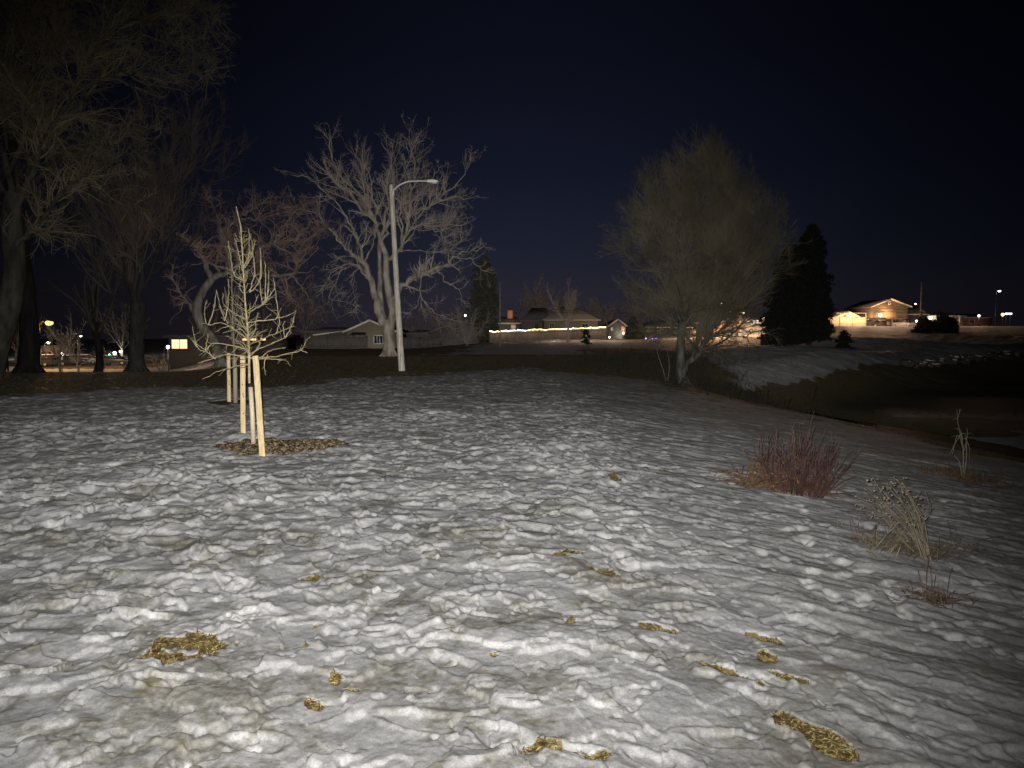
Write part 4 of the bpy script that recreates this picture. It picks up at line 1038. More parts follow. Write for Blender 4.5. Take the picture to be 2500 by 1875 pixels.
def gable_house(name, label, Y, D, xl, xr, yb, ye, xp, yp, wall, roof, trim, wins=(), over=.35, cat='house', snow=None):
    X0, X1, XP = xx_at(xl, Y), xx_at(xr, Y), xx_at(xp, Y); zb, ze, zp = zz_at(xp, yb, Y), zz_at(xp, ye, Y), zz_at(xp, yp, Y)
    t = thing(name, label, cat, ((X0+X1)/2, Y, zb))
    m = MB(); m.prism([(X0, zb - 1.5), (X1, zb - 1.5), (X1, ze), (XP, zp), (X0, ze)], Y, Y + D); m.build('wall', wall, t)
    th = .2; m = MB()
    sl = (zp - ze) / max(XP - X0, .1); sr = (zp - ze) / max(X1 - XP, .1)
    for (a, s, sg) in ((X0, sl, -1), (X1, sr, 1)):
        e = a + sg * over * 1.3; zed = ze - s * over * 1.3
        m.prism([(e, zed + .01), (XP, zp + .01), (XP, zp + .01 + th), (e, zed + .01 + th)] if sg < 0 else [(XP, zp + .01), (e, zed + .01), (e, zed + .01 + th), (XP, zp + .01 + th)], Y - over, Y + D + over)
    rf = m.build('roof', roof, t)
    m = MB()
    for (a, s, sg) in ((X0, sl, -1), (X1, sr, 1)):
        e = a + sg * over * 1.3; zed = ze - s * over * 1.3
        m.prism([(e, zed - .03), (XP, zp - .03), (XP, zp + .24), (e, zed + .24)] if sg < 0 else [(XP, zp - .03), (e, zed - .03), (e, zed + .24), (XP, zp + .24)], Y - over - .05, Y - over - .003)
    m.build('bargeboard', trim, rf)
    for w in wins:
        x0, x1 = xx_at(w[0], Y), xx_at(w[1], Y); z1, z0 = zz_at(xp, w[2], Y), zz_at(xp, w[3], Y)
        window(t, x0, x1, z0, z1, Y, w[4] if len(w) > 4 else glass(), trim, w[5] if len(w) > 5 else 1, .11, w[6] if len(w) > 6 else 0)
    return t, rf
def hip_house(name, label, Y, D, xl, xr, yb, ye, xr0, xr1, yr, wall, roof, trim, wins=(), cat='house', over=.5):
    X0, X1 = xx_at(xl, Y), xx_at(xr, Y); zb, ze, zr = zz_at(xl, yb, Y), zz_at(xl, ye, Y), zz_at(xl, yr, Y + D / 2)
    A, B = xx_at(xr0, Y), xx_at(xr1, Y)
    t = thing(name, label, cat, ((X0+X1)/2, Y, zb))
    m = MB(); m.box(((X0+X1)/2, Y + D/2, (zb - 1.5 + ze)/2), (X1-X0, D, ze - zb + 1.5)); m.build('wall', wall, t)
    o = over; m = MB()
    V = [(X0-o, Y-o, ze+.01), (X1+o, Y-o, ze+.01), (X1+o, Y+D+o, ze+.01), (X0-o, Y+D+o, ze+.01), (A, Y+D/2, zr), (B, Y+D/2, zr)]
    m.add(V, [(0,1,5,4), (1,2,5), (2,3,4,5), (3,0,4), (3,2,1,0)]); rf = m.build('roof', roof, t)
    m = MB(); m.box(((X0+X1)/2, Y-o-.04, ze+.03), (X1-X0+2*o+.1, .06, .2)); m.build('fascia', trim, rf)
    for w in wins:
        x0, x1 = xx_at(w[0], Y), xx_at(w[1], Y); z1, z0 = zz_at(xl, w[2], Y), zz_at(xl, w[3], Y)
        window(t, x0, x1, z0, z1, Y, w[4] if len(w) > 4 else glass(), trim, w[5] if len(w) > 5 else 1)
    return t, rf
def fence(label, xl, xr, Y0, Y1, ht, wood, name='board_fence', cat='fence', gap=.14, open_top=False, zoff=0, jit=1, straight=False):
    A = np.array([xx_at(xl, Y0), Y0]); B = np.array([xx_at(xr, Y1), Y1]); L = np.linalg.norm(B - A); d = (B - A) / L
    za, zb_ = float(base_h(A[0], A[1])), float(base_h(B[0], B[1]))
    z = (lambda p: za + (zb_ - za) * float(np.dot(np.asarray(p) - A, d)) / L) if straight else (lambda p: float(base_h(p[0], p[1])) + zoff)
    t = thing(name, label, cat, (A[0], A[1], z(A)))
    g = rs(int(xl)); ang = math.atan2(d[1], d[0])
    m = MB(); n = int(L / .15)
    for k in range(n):
        p = A + d * (k + .5) * .15; h = ht + g.uniform(-.03, .03) * jit
        if open_top: h = ht * .72
        m.box((p[0], p[1] + g.uniform(-.006, .006), z(p) + h / 2 - .05), (gap, .025, h), ang)
    m.build('boards', wood, t)
    n = max(2, int(L / 2.4)); 
    for k in range(n + 1):
        p = A + d * L * k / n; m = MB(); m.box((p[0], p[1] - .08, z(p) + ht / 2), (.1, .1, ht + .1), ang); m.build('fence_post', wood, t)
    m = MB()
    for fz in ((.25, .85) if not open_top else (.25, .70, 1.0)):
        for k in range(n):
            p = A + d * L * k / n; q = A + d * L * (k + 1) / n; c = (p + q) / 2
            m.tube([(p[0], p[1] - .05, z(p) + ht * fz), (q[0], q[1] - .05, z(q) + ht * fz)], .045, 4)
    m.build('rails', wood, t)
    return t, A, B, z
def car(label, loc, heading, paint, snowy=True, scale=1.0, lights_on=False, suv=False):
    t = thing('parked_car', label, 'car', loc, 'cars parked along the lit streets')
    ca, sa = math.cos(heading), math.sin(heading); b = np.array(loc)
    def X(v): return [(b[0] + (p[0]*ca - p[1]*sa) * scale, b[1] + (p[0]*sa + p[1]*ca) * scale, b[2] + p[2] * scale) for p in v]
    def prof(pr, y0, y1, inset=0):
        n = len(pr); V = [(x, y0 + inset * (z > .95), z) for x, z in pr] + [(x, y1 - inset * (z > .95), z) for x, z in pr]
        F = [tuple(range(n)), tuple(range(2*n-1, n-1, -1))] + [((i+1) % n, i, i+n, (i+1) % n+n) for i in range(n)]
        return X(V), F
    h = 1.72 if suv else 1.45
    body = [(-2.2, .35), (-1.75, .30), (1.8, .30), (2.2, .38), (2.22, .62), (2.1, .82), (1.2, .96), (-1.9, 1.0), (-2.2, .9)]
    cab = [(1.2, .955), (.55, h - .05), (.3, h), (-1.3 if not suv else -1.9, h), (-1.5 if not suv else -2.05, h - .08), (-2.0 if not suv else -2.15, .99)]
    m = MB(); m.add(*prof(body, -.86, .86)); o = m.build('body', paint, t); bv = o.modifiers.new('b', 'BEVEL'); bv.width = .06; bv.segments = 2
    m = MB(); m.add(*prof(cab, -.80, .80, .14)); o = m.build('cabin', glass(), t)
    m = MB(); m.add(*prof([(.45, h - .03), (.3, h + .015), (-1.3 if not suv else -1.9, h + .015), (-1.45 if not suv else -2.0, h - .04)], -.68, .68)); m.build('roof', paint, t)
    if snowy:
        m = MB(); m.add(*prof([(.35, h + .02), (.2, h + .11), (-1.2, h + .13), (-1.35, h + .02)], -.62, .62)); m.build('snow_cap', mm_('lot_snow', (.7, .7, .7), (.8, .8, .8), 5), t)
    for x in (-1.4, 1.4):
        for y in (-.82, .82):
            P = X([(x, y - .11, .32), (x, y + .11, .32)]); m = MB(); m.tube(P, .32 * scale, 14); w = m.build('wheel', mm_('tyre', (.02, .02, .02), (.04, .04, .04), 9), t)
            P = X([(x, y - .125, .32), (x, y + .125, .32)]); m = MB(); m.tube(P, .19 * scale, 10); m.build('rim', mm_('rim', (.3, .3, .3), (.4, .4, .4), 9, .4), w)
    for y in (-.62, .62):
        m = MB(); m.ball(X([(2.2, y, .66)])[0], .11, 8, 5); m.build('headlight', mm_('lens', (.5, .5, .48), None, rough=.2), t)
        m = MB(); m.ball(X([(-2.2, y, .75)])[0], .10, 8, 5); m.build('tail_light', E('tail', (1, .05, .03), 3) if lights_on else mm_('red_lens', (.25, .02, .02), None, rough=.2), t)
    return t
def sheet(name, xs, ys, zoff, matl, kind='structure'):
    X, Y = np.meshgrid(xs, ys); V = np.stack([X, Y, base_h(X, Y) + zoff], -1).reshape(-1, 3); na = len(xs)
    i = np.arange(len(ys) - 1)[:, None]; j = np.arange(na - 1)[None]
    F = np.stack([i*na+j, i*na+j+1, (i+1)*na+j+1, (i+1)*na+j], -1).reshape(-1, 4)
    return tag(mesh_np(name, V, F, matl, None, True), kind=kind)

def light_pole():
    b0 = hit(982, 907); Y = b0[1]
    wd = mat('weathered_pole', (.26, .24, .20), (.60, .565, .50), 5, .85, .5, 30, stretch=(5, 5, .35), contrast=(.3, .6))
    t = thing('street_light_pole', 'tall weathered wooden pole with a curved metal arm and an unlit white lamp head', 'light pole', b0)
    P, Rr = resample([b0 - [0, 0, .3], at(968, 690, Y), at(955.5, 452, Y)], (.155, .105), 24)
    g = rs(5); V, F = tubes(P[None], Rr[None], 20); V = V + g.normal(size=V.shape) * .0015
    o = mesh_np('pole', V, F, wd, t, True)
    m = MB(); top = P[-1]; m.tube([top - [0, 0, .01], top + [0, 0, .015]], [.104, .09], 20); m.build('pole_cap', mm_('metal_cap', (.22, .22, .21), (.34, .33, .31), 5), t)
    gal = mm_('galvanised', (.55, .55, .55), (.72, .72, .71), 3, .45, spec=.5)
    A = [at(962, 464, Y) + [.05, -.12, 0], at(975, 454, Y) + [0, -.12, 0], at(995, 445, Y) + [0, -.1, 0], at(1020, 442, Y), at(1045, 442, Y)]
    p, r = resample(A, (.036, .030), 20); V, F = tubes(p[None], r[None], 12); mesh_np('arm', V, F, gal, t, True)
    m = MB(); m.tube([at(962, 462, Y) + [0, -.13, 0], at(961, 480, Y) + [0, -.13, 0]], .05, 8); m.build('bracket', gal, t, True)
    c = at(1057, 443, Y); m = MB()
    s = Y / F_PX
    pr = [(-14*s, -2.6*s), (-13*s, 3.0*s), (-4*s, 3.6*s), (6*s, 2.8*s), (13*s, .6*s), (13*s, -1.2*s), (4*s, -3*s), (-6*s, -3.4*s)]
    m.prism([(c[0] + x, c[2] + z) for x, z in pr], Y - .14, Y + .14); o = m.build('lamp_head', mm_('white_paint', (.72, .72, .70), (.80, .80, .78), 2, .4), t); bv = o.modifiers.new('b', 'BEVEL'); bv.width = .03; bv.segments = 3
    m = MB(); m.ball((c[0] + 3*s, Y, c[2] - 3.2*s), .12, 12, 6, 0, 0, (1.4, 1, .5)); m.build('lens', mm_('dull_lens', (.5, .5, .48), None, rough=.2), t, True)
    # staples and a tag down the pole
    m = MB()
    for f in (.12, .22, .33, .47, .6): 
        q = P[0] * (1 - f) + P[-1] * f; m.box((q[0] + .03 * (-1) ** int(f * 100), q[1] - .15, q[2]), (.03, .02, .05))
    m.build('nail_heads', mm_('rust', (.10, .06, .04), (.16, .10, .06), 9), t)['kind'] = 'stuff'

def utility_pole(label, px, pyb, pyt, Y, r=.14, cross=True, name='utility_pole'):
    x = xx_at(px, Y); zb = float(base_h(x, Y)); zt = zz_at(px, pyt, Y)
    t = thing(name, label, 'utility pole', (x, Y, zb))
    wd = mm_('old_pole_wood', (.10, .085, .07), (.20, .17, .14), 4)
    m = MB(); m.tube([(x, Y, zb - .3), (x, Y, zt)], [r, r * .7], 10); m.build('pole', wd, t, True)
    if cross:
        m = MB(); m.box((x, Y - r, zt - .5), (1.7, .1, .11)); m.build('crossarm', wd, t)
        for k in (-.7, -.3, .3, .7):
            m = MB(); m.tube([(x + k, Y - r, zt - .44), (x + k, Y - r, zt - .28)], [.05, .03], 6); m.build('insulator', mm_('porcelain', (.3, .3, .28), None, rough=.3), t)
    return (x, Y, zt)
def wire(label, a, b, sag, r=.02):
    pts = [np.array(a) * (1 - s) + np.array(b) * s - np.array([0, 0, sag * 4 * s * (1 - s)]) for s in np.linspace(0, 1, 16)]
    m = MB(); m.tube(pts, r, 5); tag(m.build('overhead_wire', mm_('black_wire', (.02, .02, .02), None, rough=.6), None, True, loc=a), label, 'cable', 'overhead wires')

def far_left():
    g = rs(200)
    asphalt = mm_('asphalt', (.035, .035, .036), (.06, .058, .055), 2, .8)
    sheet('parking_lot', np.linspace(-92, -38, 30), np.linspace(103, 150, 20), .10, asphalt)
    dk = mm_('dark_metal', (.012, .012, .012), (.022, .022, .022), 5, .6)
    street_lamp('orange glowing street lamp shining through the bare branches at far left', 120, 787, 66, AMBER, 1200, .30, arm=.9, side=1)
    street_lamp('tall dark lamp post with a small white light near the left trees', 230, 703, 72, COOL, 350, .13, arm=0, post_r=.12)
    street_lamp('distant white lamp seen low behind the small street tree', 119, 836, 150, (1, .9, .7), 1500, .30, arm=.8)
    street_lamp('distant small lamp high beside the slim dark trunk', 197, 820, 165, (1, .95, .85), 900, .26, arm=.8)
    small_lamp('glowing white oval lantern behind the small street tree', 151, 865, 88, (1, .92, .8), .19, 260, 'post')
    small_lamp('left of the two white lamps beyond the snow-topped car', 280, 862, 140, (1, .93, .8), .30, 700, 'post')
    small_lamp('right and smaller of the two white lamps beyond the snow-topped car', 294, 858, 150, (1, .93, .8), .22, 500, 'post')
    small_lamp('low white lantern beside the lit bushy tree and the window', 410, 847, 62, (1, .9, .75), .13, 120, 'post')
    small_lamp('white lamp at the very left edge above the lit wall', 4, 825, 80, (1, .93, .8), .13, 150, 'post')
    # traffic light
    p = at(268, 866, 145); z0 = float(base_h(p[0], 145)); t = thing('traffic_light', 'distant traffic light showing green', 'traffic light', (p[0], 145, z0))
    m = MB(); m.tube([(p[0], 145.2, z0), (p[0], 145.2, p[2] + .4)], .07, 8); m.build('pole', dk, t, True)
    m = MB(); m.box((p[0], 145, p[2] + .25), (.35, .25, 1.1)); m.build('housing', dk, t)
    m = MB(); m.ball((p[0], 144.86, p[2]), .16, 10, 6); m.build('green_lens', E('green', (.1, 1, .6), 14), t)
    # sign on post
    Y = 60; p = at(96.5, 857, Y); z0 = float(base_h(p[0], Y)); t = thing('road_sign', 'blank pale rectangular sign on a thin post at the far left lot', 'sign', (p[0], Y, z0))
    m = MB(); m.tube([(p[0] + .05, Y + .04, z0), (p[0] + .0, Y + .04, p[2] + .25)], .035, 6); m.build('post', mm_('galvanised', (.55, .55, .55), (.72, .72, .71), 3, .45), t, True)
    m = MB(); m.box((p[0], Y, p[2]), (.27, .03, .42)); m.build('sign_plate', mm_('white_sign', (.78, .76, .70), None), t)
    light('sign_light', (p[0] + 1.2, Y - 3, p[2] + 1.5), 60, WARM, t, .2)
    # small tree in front of the lamp, and lit trees
    bm = mm_('lot_bark', (.07, .06, .045), (.13, .11, .085), 4); tm = mm_('lot_twigs', (.14, .11, .08), (.24, .19, .14), 2)
    simple_tree('street_tree', 'small dark bare tree in the parking strip just below the orange lamp', 145, 900, 62, 5.2, .12, 1.9, g, bm, tm, (3, 4, 4), (.022, .014, .009), nm=(160, 900, 2200), fork=.35)
    simple_tree('street_tree', 'bare tree lit amber behind the parked cars, right of the oval lantern', 190, 885, 92, 4.8, .14, 2.6, g, bm, tm, (3, 4, 4), (.03, .02, .014), nm=(160, 900, 2000), fork=.2)
    simple_tree('street_tree', 'small amber-lit tree just right of the slim dark trunk', 252, 885, 100, 3.6, .12, 1.8, g, bm, tm, (3, 4, 4), (.03, .02, .014), nm=(160, 900, 2000), fork=.3)
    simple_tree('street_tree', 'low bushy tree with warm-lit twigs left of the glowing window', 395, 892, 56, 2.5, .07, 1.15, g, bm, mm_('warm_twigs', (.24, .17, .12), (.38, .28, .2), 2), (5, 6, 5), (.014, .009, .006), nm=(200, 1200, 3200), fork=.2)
    light('porch_glow', at(372, 868, 50) + np.array([0, 0, .6]), 30, WARM, None, .3)
    # cars
    z = lambda x, y: float(base_h(x, y)) + .10
    silver = mm_('silver_paint', (.3, .3, .31), (.34, .34, .35), 1, .35); dark = mm_('dark_paint', (.03, .032, .036), (.04, .042, .048), 1, .3); red = mm_('maroon_paint', (.10, .02, .02), (.13, .03, .03), 1, .3)
    for (px, Y, hd, pt, lb, su, lo) in [(118, 110, 1.2, dark, 'dark car with snow on its roof and red tail lights beside the pale sign', True, True),
         (171, 118, .1, dark, 'dark snow-topped car parked behind the small street tree', False, False), (210, 122, .05, silver, 'silver car in the lot just left of the slim dark trunk', False, False),
         (280, 116, .04, dark, 'dark car with a long cap of snow, right of the slim dark trunk', False, False)]:
        x = xx_at(px, Y); car(lb, (x, Y, z(x, Y)), hd, pt, True, 1.0, lo, su)
    # box truck
    x = xx_at(128, 128); Y = 128; zt = z(x, Y); t = thing('box_truck', 'tan box truck parked behind the dark car at far left', 'truck', (x, Y, zt))
    m = MB(); m.box((x, Y, zt + 1.75), (2.4, 4.5, 2.3)); m.build('cargo_box', mm_('tan_panel', (.34, .27, .2), (.4, .32, .24), 2), t)
    m = MB(); m.box((x, Y - 3.0, zt + 1.15), (2.1, 1.4, 1.5)); o = m.build('cab', mm_('tan_panel', (.34, .27, .2), (.4, .32, .24), 2), t); m = MB(); m.box((x, Y - 3.72, zt + 1.5), (1.8, .04, .6)); m.build('windscreen', glass(), t)
    for a in (-.95, .95):
        for bb in (-2.8, 1.4): m = MB(); m.tube([(x + a - .12, Y + bb, zt + .42), (x + a + .12, Y + bb, zt + .42)], .42, 12); m.build('wheel', mm_('tyre', (.02, .02, .02), (.04, .04, .04), 9), t)
    light('lot_glow', (xx_at(140, 105), 105, 3.5), 3000, WARM, None, .5)
    light('lot_glow', (xx_at(270, 108), 108, 3.0), 1500, WARM, None, .5)
    # lit low wall at far left edge
    Y = 44; t = thing('garden_wall', 'pale low wall with a dark rail across it, lit at the left edge', 'wall', (xx_at(15, Y), Y, zz_at(15, 925, Y)))
    x0, x1 = xx_at(-60, Y), xx_at(40, Y)
    m = MB(); m.box(((x0+x1)/2, Y, zz_at(15, 912, Y)), (x1-x0, .2, 2*(zz_at(15, 895, Y) - zz_at(15, 912, Y)))); m.build('wall', mm_('tan_panel', (.34, .27, .2), (.4, .32, .24), 2), t)
    m = MB(); m.box(((x0+x1)/2, Y - .16, zz_at(15, 910, Y)), (x1-x0, .1, .16)); m.build('rail', dk, t)
    m = MB(); m.box((xx_at(21, Y), Y - .16, zz_at(15, 912, Y)), (.06, .09, 1.0)); m.build('post', dk, t)
    light('wall_glow', (xx_at(5, Y), Y - 3, .6), 28, WARM, None, .3)
    # long low building with lit windows
    Y = 88; D = 9; lit = E('lit_window', (1, .62, .34), 1.5)
    x0, x1 = xx_at(412, Y), xx_at(668, Y); zb, ze = zz_at(437, 872, Y), zz_at(437, 824, Y)
    t = thing('long_building', 'long low dark building with warm lit windows behind the sapling', 'building', ((x0+x1)/2, Y, zb))
    m = MB(); m.box(((x0+x1)/2, Y + D/2, (zb - 2 + ze)/2), (x1-x0, D, ze-zb+2)); m.build('wall', mm_('brown_siding', (.05, .042, .035), (.075, .063, .052), 2, stretch=(.2, .2, 8)), t)
    m = MB(); m.box(((x0+x1)/2, Y + D/2, ze + .16), (x1-x0+1, D+1, .3)); m.build('roof', mm_('dark_shingle', (.03, .03, .034), (.06, .06, .064), 5), t)
    for a, b_, c, d in ((419, 457, 829, 851), (592, 626, 821.5, 831), (636, 649, 821.5, 831)):
        window(t, xx_at(a, Y), xx_at(b_, Y), zz_at(437, d, Y), zz_at(437, c, Y) if c > 825 else ze - .12, Y, lit, mm_('dark_frame', (.05, .03, .02), None), 1 if b_ - a > 20 else 0, .07)
    light('lawn_glow', (xx_at(430, 76), 76, 2.2), 260, (1, .62, .45), None, .5)
    # short snow-dusted hedge of distant dark trees closing the left side
    for k, (px, Y, H, sp) in enumerate([(40, 125, 11, 5), (170, 160, 10, 6), (300, 150, 12, 6), (520, 130, 9, 5), (640, 120, 9, 4.5)]):
        simple_tree('distant_tree', ['dark distant tree at the left edge behind the lot', 'far dark tree above the parked cars', 'far dark tree between the lamp post and the thick forking trunk', 'dark tree rising behind the roof of the long building', 'dark tree behind the right end of the long building'][k],
            px, 890, Y, H, .25, sp, g, bm, mm_('night_twigs', (.04, .032, .028), (.08, .065, .055), 2), (2, 2.5, 2.5), (.05, .035, .028), 'distant bare trees', nm=(160, 700, 1800), fork=.2)

def center_houses():
    g = rs(210)
    trim = mm_('white_trim', (.55, .54, .50), (.62, .60, .56), 3); shingle = mm_('dark_shingle', (.03, .03, .034), (.06, .06, .064), 5)
    fw = mm_('grey_boards', (.07, .062, .054), (.12, .108, .095), 3, stretch=(3, 3, .3)); fr = mm_('cedar_boards', (.11, .08, .065), (.17, .13, .105), 3, stretch=(3, 3, .3))
    # gable house left
    t, rf = gable_house('gabled_house', 'tan gabled house with a white sliding window left of the big bare tree', 100, 12, 848, 963, 857, 809, 904, 784,
        mm_('tan_siding', (.17, .148, .11), (.21, .18, .135), 2, stretch=(.2, .2, 9)), shingle, trim, [(914, 934, 820, 838, glass(), 2)], .4)
    fence('grey board fence in front of the tan gabled house', 748, 897, 96, 96, 1.75, fw)
    # patio cover
    Y = 99; t = thing('patio_cover', 'pale snow-edged patio roof on posts left of the tan gabled house', 'patio cover', (xx_at(800, Y), Y, zz_at(800, 857, Y)))
    m = MB(); a, b_ = xx_at(764, Y), xx_at(833, Y); m.add([(a, Y, zz_at(0, 820, Y)), (b_, Y, zz_at(0, 809, Y)), (b_, Y + 4, zz_at(0, 808, Y)), (a, Y + 4, zz_at(0, 818, Y)), (a, Y, zz_at(0, 816.5, Y)), (b_, Y, zz_at(0, 812.5, Y) + .2), (b_, Y + 4, zz_at(0, 805, Y)), (a, Y + 4, zz_at(0, 814, Y))],
        [(3,2,1,0),(4,5,6,7),(0,1,5,4),(1,2,6,5),(2,3,7,6),(3,0,4,7)]); m.build('roof', mm_('snowy_roof', (.55, .55, .56), (.68, .68, .68), 2), t)
    for px in (768, 800, 831): m = MB(); m.box((xx_at(px, Y), Y + .2, zz_at(0, 836, Y)), (.12, .12, 2.2)); m.build('post', fw, t)
    hip_house('low_house', 'dark low-roofed house behind the patio roof at the left of the tan gable', 108, 8, 752, 850, 857, 811, 775, 840, 799, mm_('dark_siding', (.06, .055, .05), (.09, .085, .08), 2), shingle, fw)
    # solar panel / low shed roof right of gable peak
    Y = 98.2; t = thing('garden_shed', 'small shed with a dark lean-to roof edged white, in front of the tan gabled house', 'shed', (xx_at(872, Y), Y, zz_at(872, 857, Y)))
    a, b_ = xx_at(851, Y), xx_at(893, Y); m = MB(); m.box(((a+b_)/2, Y + .8, zz_at(0, 838, Y)), (b_-a-.2, 1.6, 2.0)); m.build('wall', fw, t)
    m = MB(); m.add([(a, Y-.3, zz_at(0, 820, Y)), (b_, Y-.3, zz_at(0, 820, Y)), (b_-.2, Y+1.5, zz_at(0, 811, Y)), (a+.2, Y+1.5, zz_at(0, 811, Y))], [(0,1,2,3)]); o = m.build('roof', shingle, t); s = o.modifiers.new('s', 'SOLIDIFY'); s.thickness = .1
    m = MB(); m.box(((a+b_)/2, Y-.34, zz_at(0, 821, Y)), (b_-a, .05, .13)); m.build('fascia', trim, t)
    # right of the pole: dark yards
    fence('dark grey board fence right of the wooden light pole', 985, 1078, 94, 97, 1.55, mm_('black_boards', (.05, .048, .045), (.09, .085, .08), 3))
    hip_house('low_house', 'dim low house behind the dark fence right of the wooden light pole', 108, 9, 992, 1068, 850, 815, 1010, 1050, 806, mm_('dark_siding', (.06, .055, .05), (.09, .085, .08), 2), shingle, fw)
    gable_house('gabled_house', 'dim gabled house with a long slanting roof left of the wide bare shrub', 104, 9, 1050, 1165, 850, 812, 1120, 786, mm_('dark_siding', (.06, .055, .05), (.09, .085, .08), 2), shingle, fw)
    # big round bare shrub mass
    simple_tree('round_shrub', 'wide dome-shaped bare shrub behind the dim yards, right of the big bare tree', 1142, 845, 92, 5.2, .10, 3.6, g, mm_('dome_bark', (.13, .12, .10), (.2, .18, .16), 3), mm_('dome_twigs', (.13, .115, .10), (.2, .18, .155), 2), (8, 6, 4), (.02, .014, .010), nm=(900, 7000, 14000), fork=.06, up=.0, tw=(.2, .2, .2))
    # black evergreen behind
    ng = mm_('black_green_needles', (.0025, .0035, .003), (.007, .009, .0075), 2); bk = mm_('black_bark', (.02, .018, .015), None)
    conifer('evergreen_tree', 'dark evergreen rising behind the wide bare shrub left of the string-lit fence', 1183, 125, 635, at(1183, 636, 125)[2], 2.5, g, mm_('dim_needles', (.02, .022, .015), (.05, .05, .035), 2), bk, n=900, trunk=.05)
    # fence with string lights
    f, A, B, zf = fence('cedar board fence with glowing string lights along its top', 1196, 1478, 112, 104, 1.75, fr, straight=True)
    gg = rs(31)
    t = thing('string_lights', 'string of warm white bulbs swagged along the top of the cedar fence', 'string lights', (A[0], A[1] - .15, zf(A) + 1.7))
    L = np.linalg.norm(B - A); n = 210; pts = []
    ca = gg.uniform(0, .1, 40)
    for k in range(n):
        s = k / (n - 1); p = A + (B - A) * s
        sw = .08 * abs(math.sin(s * math.pi * 9.3 + 2 * math.sin(s * 7))) ** .8 + 1.4 * ca[int(s * 39)] - .08
        pts.append((p[0], p[1] - .16, zf(p) + 1.83 - sw))
    m = MB(); m.tube(pts, .012, 4); m.build('cord', mm_('black_wire', (.02, .02, .02), None, rough=.6), t)
    m = MB(); m2 = MB()
    for k in range(n):
        px = 1196 + 282 * k / n
        if px > 1262 and gg.rand() < .28 * (math.sin(px * .09) > -.2) and px < 1440: continue
        r = gg.uniform(.045, .075)
        (m if (px < 1290 or px > 1440 or gg.rand() < .4) else m2).ball((pts[k][0], pts[k][1] - .04, pts[k][2] - .05), r, 6, 4)
    a = m.build('bulbs', E('string_white', (1, .86, .55), 9), t); b2 = m2.build('bulbs', E('string_yellow', (.95, .85, .25), 3.2), t)
    for a_ in (a, b2): a_['kind'] = 'stuff'
    for s in (.1, .35, .6, .88):
        p = A + (B - A) * s; light('string_glow', (p[0], p[1] - .9, zf(p) + 1.6), 12, (1, .78, .5), t, .4)
    # hip house with taupe roof
    tan = mm_('taupe_siding', (.12, .10, .078), (.17, .14, .108), 2, stretch=(.2, .2, 8)); rt = mm_('taupe_shingle', (.10, .09, .074), (.15, .135, .11), 4)
    hip_house('hip_roofed_house', 'taupe hip-roofed house behind the string-lit fence and the slim bare tree', 124, 9, 1330, 1459, 836, 782, 1374, 1412, 750, tan, rt, mm_('dim_trim', (.3, .28, .24), None), [(1421, 1435, 791, 803, glass(), 1), (1342, 1352, 790, 801, glass(), 1)], over=.4)
    hip_house('hip_roofed_house', 'dark-roofed house tucked left of the taupe hip-roofed one', 134, 8, 1272, 1340, 830, 784, 1300, 1336, 752, mm_('dark_siding', (.06, .055, .05), (.09, .085, .08), 2), shingle, fw, [(1306, 1314, 791, 801, glass(), 1)], over=.4)
    t, rf = hip_house('low_house', 'low house with an orange-lit chimney behind the left end of the string-lit fence', 130, 7, 1212, 1266, 826, 790, 1222, 1262, 774, mm_('dim_cream', (.12, .10, .075), (.16, .13, .1), 2), shingle, trim, [(1248, 1258, 794, 802, E('dim_pane', (1, .6, .35), .12), 1)], over=.4)
    Y = 133; x = xx_at(1245.5, Y); m = MB(); m.box((x, Y, zz_at(0, 768, Y)), (.95, .8, 2 * (zz_at(0, 758, Y) - zz_at(0, 768, Y)))); m.build('chimney', mm_('brick', (.42, .22, .13), (.5, .28, .17), 3), rf)
    light('chimney_glow', (x + .4, Y - 3.2, zz_at(0, 764, Y)), 90, AMBER, t, .2)
    # small gable house
    gable_house('gabled_house', 'small dim gabled house right of the string-lit fence', 128, 8, 1488, 1527, 836, 795, 1508, 781, mm_('dim_grey', (.13, .12, .11), (.18, .17, .15), 2), shingle, mm_('dim_trim', (.3, .28, .24), None), [(1517, 1526, 798, 810, E('dim_pane', (1, .6, .35), .12), 0), (1492, 1495, 800, 806, E('dim_pane', (1, .6, .35), .12), 0)], .3)
    small_lamp('white wall lamp low on the small dim gabled house', 1521.5, 813, 127, (1, .9, .75), .16, 60)
    small_lamp('low round lamp left of the small dim gabled house', 1488, 823.5, 118, (1, .9, .75), .13, 40, 'post')
    # slim tree in front of the fence, snowy little evergreen
    simple_tree('slim_tree', 'slim bare tree with rising twigs standing in front of the string-lit fence', 1386, 846, 96, 8.8, .17, 3.3, g, mm_('slim_bark', (.18, .15, .12), (.28, .24, .19), 3), mm_('slim_twigs', (.13, .105, .085), (.2, .165, .135), 2), (4, 5, 4), (.022, .013, .009), nm=(400, 3000, 7000), fork=.28, up=.12)
    t = conifer('small_evergreen', 'small dark conifer flecked with snow in front of the string-lit fence', 1430, 92, 808, 2.05, .62, g, ng, bk, n=220, trunk=.06)
    m = MB(); bl = wloc(t)
    for k in range(14):
        a = g.uniform(0, 6.28); h = g.uniform(.2, .75); m.ball((bl[0] + math.cos(a) * .4 * (1.2 - h), bl[1] - abs(math.sin(a)) * .45 * (1.2 - h), bl[2] + 2 * h), .08, 6, 4, .2, k, (1.4, 1, .5))
    m.build('snow_clumps', mm_('lot_snow', (.7, .7, .7), (.8, .8, .8), 5), t, True)['kind'] = 'stuff'
